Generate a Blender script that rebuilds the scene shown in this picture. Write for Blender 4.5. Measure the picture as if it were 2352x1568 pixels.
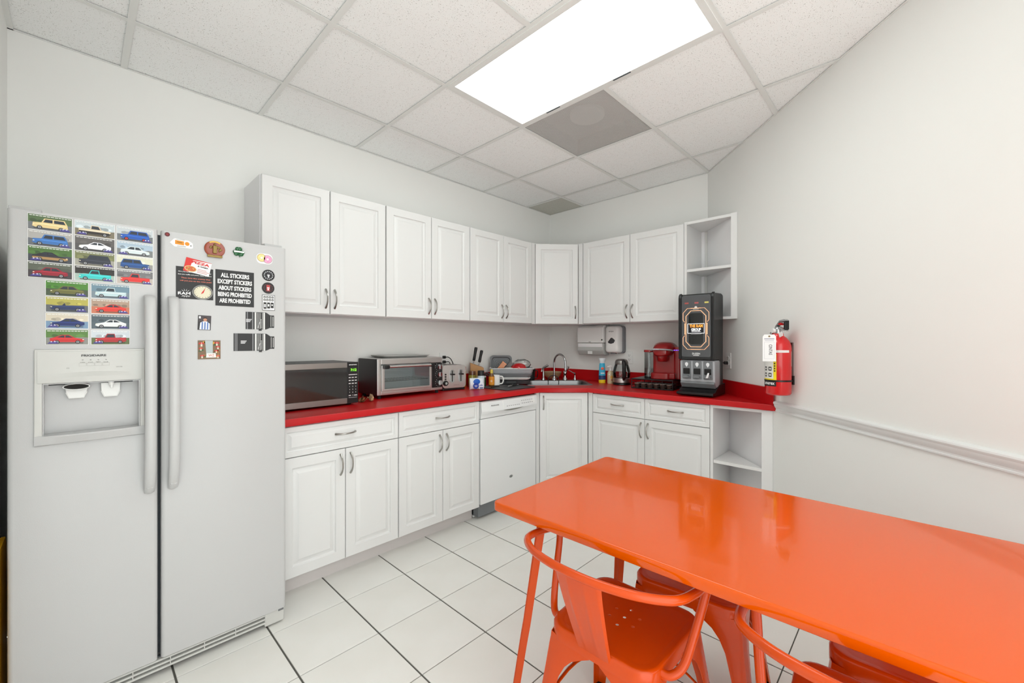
import bpy, bmesh, math, random
from mathutils import Vector, Matrix
from mathutils.geometry import tessellate_polygon

for o in list(bpy.data.objects):
    bpy.data.objects.remove(o, do_unlink=True)
scene = bpy.context.scene
COL = scene.collection
random.seed(7)
R = math.radians

# ------------------------------------------------------------------ camera
CAM_YAW = 0.7683                      # angle between the view and the long counter wall
cam_data = bpy.data.cameras.new('camera')
cam_data.sensor_fit = 'HORIZONTAL'
cam_data.sensor_width = 36.0
cam_data.lens = 36.0 * 957.56 / 2352.0
cam_data.clip_start = 0.02
cam = bpy.data.objects.new('camera', cam_data)
COL.objects.link(cam)
cam.location = (0, 0, 1.30)
cam.rotation_euler = (R(90), 0, -(math.pi / 2 - math.atan2(math.sin(CAM_YAW), math.cos(CAM_YAW))))
scene.camera = cam

# ------------------------------------------------------------------ world, light level, exposure
LAMP_STRENGTH = 6.4                   # radiance of the fluorescent troffer lens
WORLD_FILL = 2.95                       # added even world fill; room left open behind the camera for it
world = bpy.data.worlds.new('world')
scene.world = world
world.use_nodes = True
world.node_tree.nodes['Background'].inputs[0].default_value = (0.97, 1.0, 0.98, 1)
world.node_tree.nodes['Background'].inputs[1].default_value = WORLD_FILL
vs = scene.view_settings
vs.view_transform = 'Standard'
vs.look = 'None'
vs.exposure = 0.05
vs.gamma = 1.0
vs.use_curve_mapping = False

# ------------------------------------------------------------------ colours and materials
def lin(c):
    out = []
    for v in c[:3]:
        v = v / 255.0
        out.append(v / 12.92 if v <= 0.04045 else ((v + 0.055) / 1.055) ** 2.4)
    return (out[0], out[1], out[2], 1.0)

def mat(name, rgb, rough=0.5, metal=0.0, coat=0.0, trans=0.0, ior=1.45, bump=0.0, bscale=60.0, spec=0.5, aniso=0.0, coat_rough=0.05):
    m = bpy.data.materials.new(name)
    m.use_nodes = True
    nt = m.node_tree
    b = nt.nodes['Principled BSDF']
    b.inputs['Base Color'].default_value = lin(rgb)
    b.inputs['Roughness'].default_value = rough
    b.inputs['Metallic'].default_value = metal
    b.inputs['Coat Weight'].default_value = coat
    b.inputs['Coat Roughness'].default_value = coat_rough
    b.inputs['Transmission Weight'].default_value = trans
    b.inputs['IOR'].default_value = ior
    b.inputs['Specular IOR Level'].default_value = spec
    b.inputs['Anisotropic'].default_value = aniso
    if bump:
        tc = nt.nodes.new('ShaderNodeTexCoord')
        n = nt.nodes.new('ShaderNodeTexNoise')
        n.inputs['Scale'].default_value = bscale
        n.inputs['Detail'].default_value = 3
        bp = nt.nodes.new('ShaderNodeBump')
        bp.inputs['Strength'].default_value = bump
        bp.inputs['Distance'].default_value = 0.002
        nt.links.new(tc.outputs['Object'], n.inputs['Vector'])
        nt.links.new(n.outputs['Fac'], bp.inputs['Height'])
        nt.links.new(bp.outputs['Normal'], b.inputs['Normal'])
    return m

def vcmat(name, rough, metal=0.0, coat=0.0):
    """print / plastic whose flat colours are stored on the faces"""
    m = mat(name, (200, 200, 200), rough, metal, coat)
    nt = m.node_tree
    a = nt.nodes.new('ShaderNodeVertexColor')
    a.layer_name = 'Col'
    nt.links.new(a.outputs['Color'], nt.nodes['Principled BSDF'].inputs['Base Color'])
    return m

def emat(name, rgb, strength):
    m = bpy.data.materials.new(name)
    m.use_nodes = True
    nt = m.node_tree
    b = nt.nodes['Principled BSDF']
    b.inputs['Base Color'].default_value = lin(rgb)
    b.inputs['Emission Color'].default_value = lin(rgb)
    b.inputs['Emission Strength'].default_value = strength
    return m

M = {}
M['wall'] = mat('wall_paint', (238, 238, 235), 0.75, bump=0.06, bscale=300)
M['white_cab'] = mat('white_thermofoil', (226, 226, 225), 0.38, bump=0.03, bscale=180)
M['cab_side'] = mat('white_melamine', (237, 236, 237), 0.45)
M['toe'] = mat('toe_kick_white', (214, 209, 207), 0.5)
M['nickel'] = mat('brushed_nickel', (170, 168, 163), 0.28, 1.0)
M['chrome'] = mat('chrome', (186, 187, 188), 0.10, 1.0)
M['steel'] = mat('stainless_steel', (204, 203, 201), 0.34, 1.0, aniso=0.4)
M['sink_steel'] = mat('sink_steel', (132, 133, 134), 0.36, 1.0)
M['aluminium'] = mat('dull_aluminium', (196, 196, 194), 0.45, 0.35)
M['dark_steel'] = mat('dark_stainless', (146, 143, 140), 0.32, 1.0)
M['fridge'] = mat('fridge_enamel', (195, 195, 195), 0.28, bump=0.10, bscale=420)
M['fridge_trim'] = mat('fridge_plastic', (204, 204, 200), 0.4)
M['dishwasher'] = mat('dishwasher_enamel', (232, 233, 233), 0.28)
M['gasket'] = mat('grey_gasket', (78, 84, 88), 0.6)
M['black'] = mat('black_plastic', (22, 22, 23), 0.35)
M['black_satin'] = mat('black_satin', (38, 39, 40), 0.42)
M['black_glass'] = mat('black_glass', (9, 9, 10), 0.04, coat=1.0)
M['dark_grey'] = mat('dark_grey_plastic', (62, 63, 65), 0.45)
M['mid_grey'] = mat('mid_grey_plastic', (120, 123, 126), 0.45)
M['silver_plastic'] = mat('silver_plastic', (176, 180, 184), 0.35, 0.1)
M['white_plastic'] = mat('white_plastic', (236, 236, 234), 0.4)
M['white_gloss'] = mat('white_gloss', (240, 240, 238), 0.2)
M['laminate'] = mat('red_laminate', (186, 14, 20), 0.34, spec=0.35, bump=0.04, bscale=500)
M['orange'] = mat('orange_powder_coat', (204, 70, 3), 0.25, coat=0.15, coat_rough=0.06, spec=0.4)
M['orange_top'] = mat('orange_table_enamel', (216, 84, 0), 0.12, coat=0.35, coat_rough=0.03, spec=0.3)
M['rubber'] = mat('black_rubber', (25, 25, 25), 0.8)
M['vc'] = vcmat('printed_gloss', 0.42)
M['vcm'] = vcmat('printed_matte', 0.7)
M['vcg'] = vcmat('coloured_gloss', 0.18, coat=0.4)
M['kred'] = mat('dark_red_enamel', (148, 22, 24), 0.25, coat=0.6)
M['ext_red'] = mat('extinguisher_red', (212, 22, 26), 0.25, coat=0.5)
M['wood'] = mat('knife_block_wood', (176, 128, 78), 0.5, bump=0.15, bscale=40)
M['yellow'] = mat('yellow_plastic', (236, 176, 6), 0.4)
M['glass'] = mat('clear_glass', (250, 252, 252), 0.02, trans=1.0, ior=1.35)
M['frost'] = mat('clear_plastic', (240, 240, 240), 0.12, trans=0.85, ior=1.3)
M['smoke'] = mat('smoked_plastic', (188, 190, 187), 0.2)
M['cavity'] = mat('oven_cavity', (222, 226, 228), 0.3, 0.25)
M['grout'] = mat('dark_grout', (92, 90, 84), 0.9, bump=0.3, bscale=200)
M['plenum'] = mat('plenum_grey', (150, 148, 145), 0.8)
M['duct'] = mat('duct_end_grey', (205, 203, 199), 0.8)
M['tee'] = mat('ceiling_tee_white', (232, 233, 230), 0.5)
M['bronze'] = mat('bronze', (140, 118, 70), 0.4, 0.7, bump=0.4, bscale=300)
M['lens_lamp'] = emat('troffer_lens', (246, 255, 252), LAMP_STRENGTH)
M['lcd'] = emat('green_display', (120, 240, 40), 2.0)
M['neon'] = emat('warm_light_line', (246, 186, 142), 0.55)
M['neon_white'] = emat('lit_white_print', (250, 250, 250), 0.55)
M['neon_orange'] = emat('lit_orange_print', (250, 160, 60), 0.7)
M['violet'] = emat('violet_light', (110, 80, 255), 2.0)

def tile_mat():
    m = mat('floor_ceramic', (228, 227, 220), 0.22)
    nt = m.node_tree; b = nt.nodes['Principled BSDF']
    tc = nt.nodes.new('ShaderNodeTexCoord')
    n = nt.nodes.new('ShaderNodeTexNoise'); n.inputs['Scale'].default_value = 3.0; n.inputs['Detail'].default_value = 6
    r = nt.nodes.new('ShaderNodeValToRGB')
    r.color_ramp.elements[0].position = 0.3; r.color_ramp.elements[0].color = lin((229, 227, 221))
    r.color_ramp.elements[1].position = 0.7; r.color_ramp.elements[1].color = lin((236, 235, 231))
    nt.links.new(tc.outputs['Object'], n.inputs['Vector'])
    nt.links.new(n.outputs['Fac'], r.inputs['Fac'])
    nt.links.new(r.outputs['Color'], b.inputs['Base Color'])
    return m
M['tile'] = tile_mat()

def ceiling_tile_mat(name='fissured_ceiling_tile', base=(252, 253, 252)):
    m = mat(name, (230, 229, 224), 0.9)
    nt = m.node_tree; b = nt.nodes['Principled BSDF']
    tc = nt.nodes.new('ShaderNodeTexCoord')
    mp = nt.nodes.new('ShaderNodeMapping'); mp.inputs['Scale'].default_value = (1.0, 1.7, 1.0)
    n = nt.nodes.new('ShaderNodeTexNoise'); n.inputs['Scale'].default_value = 165; n.inputs['Detail'].default_value = 2.5; n.inputs['Roughness'].default_value = 0.6
    r = nt.nodes.new('ShaderNodeValToRGB')
    r.color_ramp.elements[0].position = 0.30; r.color_ramp.elements[0].color = lin((140, 137, 130))
    r.color_ramp.elements[1].position = 0.36; r.color_ramp.elements[1].color = lin(base)
    v = nt.nodes.new('ShaderNodeTexVoronoi'); v.inputs['Scale'].default_value = 105
    r2 = nt.nodes.new('ShaderNodeValToRGB')
    r2.color_ramp.elements[0].position = 0.10; r2.color_ramp.elements[0].color = lin((176, 172, 165))
    r2.color_ramp.elements[1].position = 0.16; r2.color_ramp.elements[1].color = (1, 1, 1, 1)
    mx = nt.nodes.new('ShaderNodeMixRGB'); mx.blend_type = 'MULTIPLY'; mx.inputs[0].default_value = 1.0
    bp = nt.nodes.new('ShaderNodeBump'); bp.inputs['Strength'].default_value = 0.4; bp.inputs['Distance'].default_value = 0.002
    nt.links.new(tc.outputs['Object'], mp.inputs['Vector'])
    nt.links.new(mp.outputs['Vector'], n.inputs['Vector'])
    nt.links.new(mp.outputs['Vector'], v.inputs['Vector'])
    nt.links.new(n.outputs['Fac'], r.inputs['Fac'])
    nt.links.new(v.outputs['Distance'], r2.inputs['Fac'])
    nt.links.new(r.outputs['Color'], mx.inputs[1]); nt.links.new(r2.outputs['Color'], mx.inputs[2])
    nt.links.new(mx.outputs['Color'], b.inputs['Base Color'])
    nt.links.new(mx.outputs['Color'], bp.inputs['Height'])
    nt.links.new(bp.outputs['Normal'], b.inputs['Normal'])
    return m
M['ctile'] = ceiling_tile_mat()
M['ctile_dark'] = ceiling_tile_mat('darker_grey_ceiling_tile', (204, 203, 194))  # corner tile with a darker base colour

def perf_mat():
    """perforated metal: real see-through holes on a 7 mm pitch"""
    m = mat('perforated_grille', (226, 225, 222), 0.5)
    nt = m.node_tree; b = nt.nodes['Principled BSDF']; out = nt.nodes['Material Output']
    tc = nt.nodes.new('ShaderNodeTexCoord')
    mul = nt.nodes.new('ShaderNodeVectorMath'); mul.operation = 'SCALE'; mul.inputs['Scale'].default_value = 1 / 0.007
    fr = nt.nodes.new('ShaderNodeVectorMath'); fr.operation = 'FRACTION'
    sub = nt.nodes.new('ShaderNodeVectorMath'); sub.operation = 'SUBTRACT'; sub.inputs[1].default_value = (0.5, 0.5, 0)
    mz = nt.nodes.new('ShaderNodeVectorMath'); mz.operation = 'MULTIPLY'; mz.inputs[1].default_value = (1, 1, 0)
    ln = nt.nodes.new('ShaderNodeVectorMath'); ln.operation = 'LENGTH'
    lt = nt.nodes.new('ShaderNodeMath'); lt.operation = 'LESS_THAN'; lt.inputs[1].default_value = 0.36
    tr = nt.nodes.new('ShaderNodeBsdfTransparent')
    mx = nt.nodes.new('ShaderNodeMixShader')
    nt.links.new(tc.outputs['Object'], mul.inputs[0]); nt.links.new(mul.outputs[0], fr.inputs[0])
    nt.links.new(fr.outputs[0], sub.inputs[0]); nt.links.new(sub.outputs[0], mz.inputs[0]); nt.links.new(mz.outputs[0], ln.inputs[0])
    nt.links.new(ln.outputs['Value'], lt.inputs[0]); nt.links.new(lt.outputs[0], mx.inputs[0])
    nt.links.new(b.outputs[0], mx.inputs[1]); nt.links.new(tr.outputs[0], mx.inputs[2])
    nt.links.new(mx.outputs[0], out.inputs['Surface'])
    return m
M['perf'] = perf_mat()

# ------------------------------------------------------------------ mesh builder
_text_cache = {}
def text_geo(s, bold=0.0):
    key = (s, bold)
    if key in _text_cache:
        return _text_cache[key]
    cu = bpy.data.curves.new('t', 'FONT')
    cu.body = s; cu.size = 1.0; cu.offset = bold; cu.resolution_u = 3
    ob = bpy.data.objects.new('t', cu)
    COL.objects.link(ob)
    dg = bpy.context.evaluated_depsgraph_get()
    me = bpy.data.meshes.new_from_object(ob.evaluated_get(dg))
    vv = [(v.co.x, v.co.y) for v in me.vertices]
    ff = [list(p.vertices) for p in me.polygons]
    bpy.data.objects.remove(ob); bpy.data.curves.remove(cu); bpy.data.meshes.remove(me)
    if not vv:
        vv = [(0, 0)]
    x0 = min(v[0] for v in vv); x1 = max(v[0] for v in vv)
    y0 = min(v[1] for v in vv); y1 = max(v[1] for v in vv)
    _text_cache[key] = (vv, ff, x0, x1, y0, y1)
    return _text_cache[key]

class MB:
    def __init__(s, col=None):
        s.v = []; s.f = []; s.c = []; s.col = lin(col) if col else None; s.mi = 0; s.m = []; s.xf = None; s.wn = False
    def color(s, rgb): s.col = lin(rgb); return s
    def add(s, vs, fs):
        n = len(s.v)
        if s.xf is not None:
            vs = [tuple(s.xf @ Vector(v)) for v in vs]
        s.v += [tuple(v) for v in vs]
        for f in fs:
            s.f.append([i + n for i in f]); s.c.append(s.col); s.m.append(s.mi)
        return s
    def box(s, x0, x1, y0, y1, z0, z1, bev=0.0, seg=2):
        if x1 < x0: x0, x1 = x1, x0
        if y1 < y0: y0, y1 = y1, y0
        if z1 < z0: z0, z1 = z1, z0
        vs = [(x0,y0,z0),(x1,y0,z0),(x1,y1,z0),(x0,y1,z0),(x0,y0,z1),(x1,y0,z1),(x1,y1,z1),(x0,y1,z1)]
        fs = [(0,3,2,1),(4,5,6,7),(0,1,5,4),(1,2,6,5),(2,3,7,6),(3,0,4,7)]
        if bev <= 0: return s.add(vs, fs)
        s.wn = True
        bm = bmesh.new()
        bv = [bm.verts.new(v) for v in vs]
        for f in fs: bm.faces.new([bv[i] for i in f])
        bmesh.ops.bevel(bm, geom=bm.edges[:], offset=bev, segments=seg, profile=0.5, affect='EDGES')
        return s.add_bm(bm)
    def add_bm(s, bm):
        bm.verts.index_update()
        vs = [tuple(v.co) for v in bm.verts]
        fs = [[v.index for v in f.verts] for f in bm.faces]
        bm.free()
        return s.add(vs, fs)
    def prism(s, poly, z0, z1, bev=0.0, seg=2, plane='xy'):
        """poly extruded; plane xy: along z, xz: along y, yz: along x"""
        def mp(a, b, c):
            return (a, b, c) if plane == 'xy' else ((a, c, b) if plane == 'xz' else (c, a, b))
        n = len(poly)
        vs = [mp(p[0], p[1], z0) for p in poly] + [mp(p[0], p[1], z1) for p in poly]
        fs = [list(range(n))[::-1], [n + i for i in range(n)]] + [[i, (i + 1) % n, n + (i + 1) % n, n + i] for i in range(n)]
        bm = bmesh.new()
        bv = [bm.verts.new(v) for v in vs]
        for f in fs: bm.faces.new([bv[i] for i in f])
        bmesh.ops.recalc_face_normals(bm, faces=bm.faces[:])
        if bev > 0:
            s.wn = True
            bmesh.ops.bevel(bm, geom=bm.edges[:], offset=bev, segments=seg, profile=0.5, affect='EDGES')
        return s.add_bm(bm)
    def quad(s, a, b, c, d): return s.add([a, b, c, d], [(0, 1, 2, 3)])
    def poly(s, pts): return s.add(pts, [list(range(len(pts)))])
    def rings(s, rings, closed=True, cap0=False, cap1=False):
        n = len(rings[0]); vs = [p for r in rings for p in r]; fs = []
        for k in range(len(rings) - 1):
            for i in range(n if closed else n - 1):
                j = (i + 1) % n
                fs.append([k*n+i, k*n+j, (k+1)*n+j, (k+1)*n+i])
        if cap0: fs.append(list(range(n))[::-1])
        if cap1: fs.append([(len(rings)-1)*n + i for i in range(n)])
        return s.add(vs, fs)
    def tube(s, pts, r, n=10, closed=False, cap=True, flat=1.0):
        P = [Vector(p) for p in pts]; m = len(P)
        rr = r if isinstance(r, (list, tuple)) else [r] * m
        rings = []; prev = None
        for i in range(m):
            a = P[i-1] if (i > 0 or closed) else P[i]
            b = P[(i+1) % m] if (i < m-1 or closed) else P[i]
            t = (b - a).normalized()
            if prev is None:
                up = Vector((0,0,1)) if abs(t.z) < 0.9 else Vector((1,0,0))
                u = t.cross(up).normalized()
            else:
                u = prev - t * prev.dot(t)
                u = u.normalized() if u.length > 1e-6 else t.orthogonal().normalized()
            prev = u; w = t.cross(u)
            rings.append([tuple(P[i] + (u*math.cos(2*math.pi*k/n) + w*(math.sin(2*math.pi*k/n)*flat))*rr[i]) for k in range(n)])
        if closed: rings.append(rings[0]); return s.rings(rings)
        return s.rings(rings, True, cap, cap)
    def cyl(s, p0, p1, r0, r1=None, n=24, cap=True):
        return s.tube([p0, p1], [r0, r0 if r1 is None else r1], n, cap=cap)
    def lathe(s, prof, n=28, c=(0,0,0), sx=1.0, sy=1.0, cap=True):
        rings = [[(c[0]+r*sx*math.cos(2*math.pi*k/n), c[1]+r*sy*math.sin(2*math.pi*k/n), c[2]+z) for k in range(n)] for r, z in prof]
        return s.rings(rings, True, cap and prof[0][0] > 1e-5, cap and prof[-1][0] > 1e-5)
    def ball(s, c, rx, ry=None, rz=None, n=16, m=9):
        ry = rx if ry is None else ry; rz = rx if rz is None else rz
        rings = []
        for j in range(m + 1):
            a = -math.pi/2 + math.pi*j/m
            rings.append([(c[0]+rx*max(math.cos(a),1e-4)*math.cos(2*math.pi*k/n), c[1]+ry*max(math.cos(a),1e-4)*math.sin(2*math.pi*k/n), c[2]+rz*math.sin(a)) for k in range(n)])
        return s.rings(rings, True, True, True)
    def disc(s, c, r, n=20, rz=None, y=None):
        """flat disc facing -y at c"""
        rz = r if rz is None else rz
        return s.poly([(c[0]+r*math.cos(2*math.pi*k/n), c[1], c[2]+rz*math.sin(2*math.pi*k/n)) for k in range(n)])
    def text(s, txt, cx, y, cz, h, w=None, bold=0.0, rot=0.0, align='C'):
        """lettering facing -y; h = cap height, w = total width (optional squeeze)"""
        vv, ff, x0, x1, y0, y1 = text_geo(txt, bold)
        sc = h / max(y1 - y0, 1e-6)
        sx = sc if w is None else w / max(x1 - x0, 1e-6)
        ox = (x0 + x1) / 2 if align == 'C' else x0
        oy = (y0 + y1) / 2
        cr, sr = math.cos(rot), math.sin(rot)
        vs = []
        for (a, b) in vv:
            px, pz = (a - ox) * sx, (b - oy) * sc
            vs.append((cx + px*cr - pz*sr, y, cz + px*sr + pz*cr))
        return s.add(vs, ff)
    def holed(s, outer, holes, z, flip=False):
        loops = [[Vector((p[0], p[1], 0)) for p in outer]] + [[Vector((p[0], p[1], 0)) for p in h] for h in holes]
        tris = tessellate_polygon(loops)
        vs = [(p.x, p.y, z) for l in loops for p in l]
        out = []
        for t in tris:
            a, b, c = (Vector(vs[i]) for i in t)
            up = (b - a).cross(c - a).z > 0
            out.append(list(t) if up != flip else list(t)[::-1])
        return s.add(vs, out)

def link(o, parent=None):
    COL.objects.link(o)
    if parent is not None: o.parent = parent
    return o

def obj(name, mb, material, parent=None, loc=None, rotz=0.0, angle=35, label=None, wn=False):
    me = bpy.data.meshes.new(name)
    me.from_pydata(mb.v, [], mb.f)
    for m_ in (material if isinstance(material, (list, tuple)) else [material]):
        me.materials.append(M[m_] if isinstance(m_, str) else m_)
    if any(mb.m): me.polygons.foreach_set('material_index', mb.m)
    if any(c is not None for c in mb.c):
        at = me.color_attributes.new('Col', 'FLOAT_COLOR', 'CORNER')
        data = []
        for p, c in zip(me.polygons, mb.c):
            data += list(c or (0.5, 0.5, 0.5, 1)) * p.loop_total
        at.data.foreach_set('color', data)
    me.polygons.foreach_set('use_smooth', [True] * len(me.polygons))
    bm = bmesh.new(); bm.from_mesh(me)
    if len(bm.faces) < 20000:
        bmesh.ops.recalc_face_normals(bm, faces=bm.faces[:])
    bm.to_mesh(me); bm.free()
    me.set_sharp_from_angle(angle=R(angle))
    o = bpy.data.objects.new(name, me)
    if loc: o.location = loc
    o.rotation_euler = (0, 0, rotz)
    if mb.wn or wn:
        md = o.modifiers.new('even_normals', 'WEIGHTED_NORMAL'); md.keep_sharp = True; md.weight = 80
    link(o, parent)
    if label: o['label'] = label
    return o

def tag(o, label, cat, group=None):
    o['label'] = label; o['category'] = cat
    if group: o['group'] = group
    return o

def thing(name, label, cat, loc=(0,0,0), rotz=0.0, group=None):
    o = bpy.data.objects.new(name, None)
    o.empty_display_size = 0.05
    o.location = loc; o.rotation_euler = (0, 0, rotz)
    link(o)
    return tag(o, label, cat, group)

def structure(o):
    o['kind'] = 'structure'; return o

def copy_tree(o, parent=None):
    c = o.copy(); COL.objects.link(c); c.parent = parent
    for ch in list(o.children): copy_tree(ch, c)
    return c

def cut(o, mb):
    """carve mb out of o (real recess)"""
    me = bpy.data.meshes.new('cutter'); me.from_pydata(mb.v, [], mb.f)
    bm = bmesh.new(); bm.from_mesh(me); bmesh.ops.recalc_face_normals(bm, faces=bm.faces[:]); bm.to_mesh(me); bm.free()
    k = bpy.data.objects.new('cutter', me); COL.objects.link(k)
    k.matrix_world = Matrix.Translation(o.location) if o.parent is None else Matrix.Identity(4)
    k.parent = o.parent; k.location = o.location; k.rotation_euler = o.rotation_euler
    md = o.modifiers.new('cut', 'BOOLEAN'); md.object = k; md.operation = 'DIFFERENCE'; md.solver = 'EXACT'
    bpy.context.view_layer.update()
    dg = bpy.context.evaluated_depsgraph_get()
    nm = bpy.data.meshes.new_from_object(o.evaluated_get(dg))
    o.modifiers.remove(md)
    o.data = nm
    bpy.data.objects.remove(k)
    nm.set_sharp_from_angle(angle=R(35))
    return o

def smooth_path(pts, sub=6, closed=False):
    P = [Vector(p) for p in pts]; n = len(P); out = []
    for i in range(n if closed else n - 1):
        p0 = P[(i-1) % n] if closed else P[max(i-1, 0)]
        p1 = P[i]; p2 = P[(i+1) % n]
        p3 = P[(i+2) % n] if closed else P[min(i+2, n-1)]
        for k in range(sub):
            t = k / sub
            out.append(0.5*((2*p1) + (p2-p0)*t + (2*p0-5*p1+4*p2-p3)*t*t + (3*p1-p0-3*p2+p3)*t*t*t))
    if not closed: out.append(P[-1])
    return [tuple(p) for p in out]

def rrect(x0, x1, y0, y1, r, n=5):
    pts = []
    for cx, cy, a0 in ((x1-r, y1-r, 0), (x0+r, y1-r, 90), (x0+r, y0+r, 180), (x1-r, y0+r, 270)):
        for k in range(n + 1):
            a = R(a0 + 90*k/n)
            pts.append((cx + r*math.cos(a), cy + r*math.sin(a)))
    return pts

# unit vectors of the 45 degree corner and the angled wall
RX, RY = math.sin(CAM_YAW), -math.cos(CAM_YAW)      # to the right, across the corner
FX, FY = math.cos(CAM_YAW), math.sin(CAM_YAW)       # into the corner
def diag(across, into, z=0.0):
    return (across*RX + into*FX, across*RY + into*FY, z)
DIAG = math.atan2(RY, RX)                            # rotation of things that face the camera from the corner
# ================================================================== ROOM SHELL
YA = 2.878          # counter wall
XB = 3.580          # short wall
CX = 1.608          # distance of the angled wall to the right of the camera axis
XL = -0.225         # wall beside the refrigerator
ZC = 2.681          # ceiling
XS, YS = -0.90, -0.80      # room cut short behind the camera, left open to let the world fill in
GY0, GX0, GP = 2.4339, 3.1999, 0.6096               # ceiling grid
YN = GY0 - 2*GP                                      # end of the wall beside the refrigerator
def wallc_y(x): return (x*RX - CX) / -RY            # y of the angled wall at x
CY = wallc_y(XB)
XE = (CX + YS*(-RY)) / RX                            # x where the angled wall ends at the open rear

def wall_slab(name, p, q, thick, h=ZC + 0.06):
    d = Vector((q[0]-p[0], q[1]-p[1], 0)).normalized(); n = Vector((-d.y, d.x, 0)) * thick
    a, b = Vector((p[0], p[1], 0)), Vector((q[0], q[1], 0))
    mb = MB()
    lo = [a, b, b+n, a+n]
    vs = [(v.x, v.y, 0) for v in lo] + [(v.x, v.y, h) for v in lo]
    mb.add(vs, [(0,3,2,1),(4,5,6,7),(0,1,5,4),(1,2,6,5),(2,3,7,6),(3,0,4,7)])
    return structure(obj(name, mb, 'wall'))
wall_slab('wall_back', (XB, YA), (XL, YA), -0.1)
wall_slab('wall_right', (XB, CY), (XB, YA), -0.1)
wall_slab('wall_angled', (XE, YS), (XB, CY), -0.1)
wall_slab('wall_left', (XL, YA), (XL, YN), -0.06)
wall_slab('return_light_block', (XL-0.0605, YN), (XS, YN), -0.06)  # unseen wall, added to close the left side against the fill
wall_slab('side_light_block', (XS, YN), (XS, YS), -0.1)  # unseen wall, added to keep side light off the angled wall

ROOM1 = [(XL, YA), (XL, YN), (wallc_x1 := (CX + YN*(-RY))/RX, YN), (XB, CY), (XB, YA)]
ROOM2 = [(XS, YN), (XS, YS), (XE, YS), (wallc_x1, YN)]
def clip(poly, region):
    """convex clip; region counter-clockwise"""
    out = poly
    n = len(region)
    for i in range(n):
        a, b = region[i], region[(i+1) % n]
        def side(p): return (b[0]-a[0])*(p[1]-a[1]) - (b[1]-a[1])*(p[0]-a[0])
        res = []
        for k in range(len(out)):
            p, q = out[k], out[(k+1) % len(out)]
            sp, sq = side(p), side(q)
            if sp >= -1e-9: res.append(p)
            if (sp > 1e-9 and sq < -1e-9) or (sp < -1e-9 and sq > 1e-9):
                t = sp/(sp-sq); res.append((p[0]+(q[0]-p[0])*t, p[1]+(q[1]-p[1])*t))
        out = res
        if len(out) < 3: return []
    return out
def area(p): return 0.5*sum(p[i][0]*p[(i+1)%len(p)][1]-p[(i+1)%len(p)][0]*p[i][1] for i in range(len(p)))
def inset(poly, d):
    n = len(poly); out = []
    for i in range(n):
        p0, p1, p2 = (Vector(poly[i-1]), Vector(poly[i]), Vector(poly[(i+1) % n]))
        e1 = (p1-p0).normalized(); e2 = (p2-p1).normalized()
        n1 = Vector((-e1.y, e1.x)); n2 = Vector((-e2.y, e2.x))
        k = max(1 + n1.dot(n2), 0.3)
        q = p1 + (n1+n2)*(d/k)
        out.append((q.x, q.y))
    return out

# floor: grout bed with separate ceramic tiles
FP = 0.3354; FX0, FY0 = 1.932, 2.0548
YG = FY0 - 2*FP
xg = (CX + YG*(-RY))/RX
FLOOR1 = [(XL, YA), (XL, YG), (min(xg, XB), YG), (XB, CY), (XB, YA)] if YG < CY else [(XL, YA), (XL, YG), (XB, YG), (XB, YA)]
FLOOR2 = [(XS, YG), (XS, YS), (XE, YS), (xg, YG)] if YG < CY else [(XS, YG), (XS, YS), (XE, YS), (XB, CY), (XB, YG)]
mb = MB()
for reg in (FLOOR1, FLOOR2): mb.prism(reg, -0.06, -0.004)
floor = structure(obj('floor', mb, 'grout'))
def tile_piece(name, poly, z0, z1, ch, material, parent, down=False):
    poly = poly if area(poly) > 0 else poly[::-1]
    c = (sum(p[0] for p in poly)/len(poly), sum(p[1] for p in poly)/len(poly))
    lp = [(p[0]-c[0], p[1]-c[1]) for p in poly]
    ins = inset(lp, ch)
    mb = MB(); n = len(lp)
    zz = (z0, z1-ch, z1) if not down else (z1, z0+ch, z0)
    r = [[(p[0], p[1], zz[0]) for p in lp], [(p[0], p[1], zz[1]) for p in lp], [(p[0], p[1], zz[2]) for p in ins]]
    mb.rings(r, True, False, True)
    return obj(name, mb, material, parent, loc=(c[0], c[1], 0))
full_mesh = None
for i in range(-12, 7):
    for j in range(-14, 5):
        x0, y0 = FX0 + i*FP + 0.0036, FY0 + j*FP + 0.0022
        x1, y1 = FX0 + (i+1)*FP - 0.0036, FY0 + (j+1)*FP - 0.0022
        q = [(x0,y0),(x1,y0),(x1,y1),(x0,y1)]
        for reg in (FLOOR1, FLOOR2):
            p = clip(q, reg)
            if not p or abs(area(p)) < 0.0006: continue
            if y0 > 2.42 and x0 < 2.6: continue          # under the base cabinets
            if abs(abs(area(p)) - (x1-x0)*(y1-y0)) < 1e-7:
                if full_mesh is None:
                    o = tile_piece('tile', p, -0.0045, 0.0, 0.0012, 'tile', floor); full_mesh = o.data
                else:
                    o = bpy.data.objects.new('tile', full_mesh); link(o, floor)
                    o.location = ((x0+x1)/2, (y0+y1)/2, 0)
            else:
                tile_piece('tile', p, -0.0045, 0.0, 0.0012, 'tile', floor)

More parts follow.
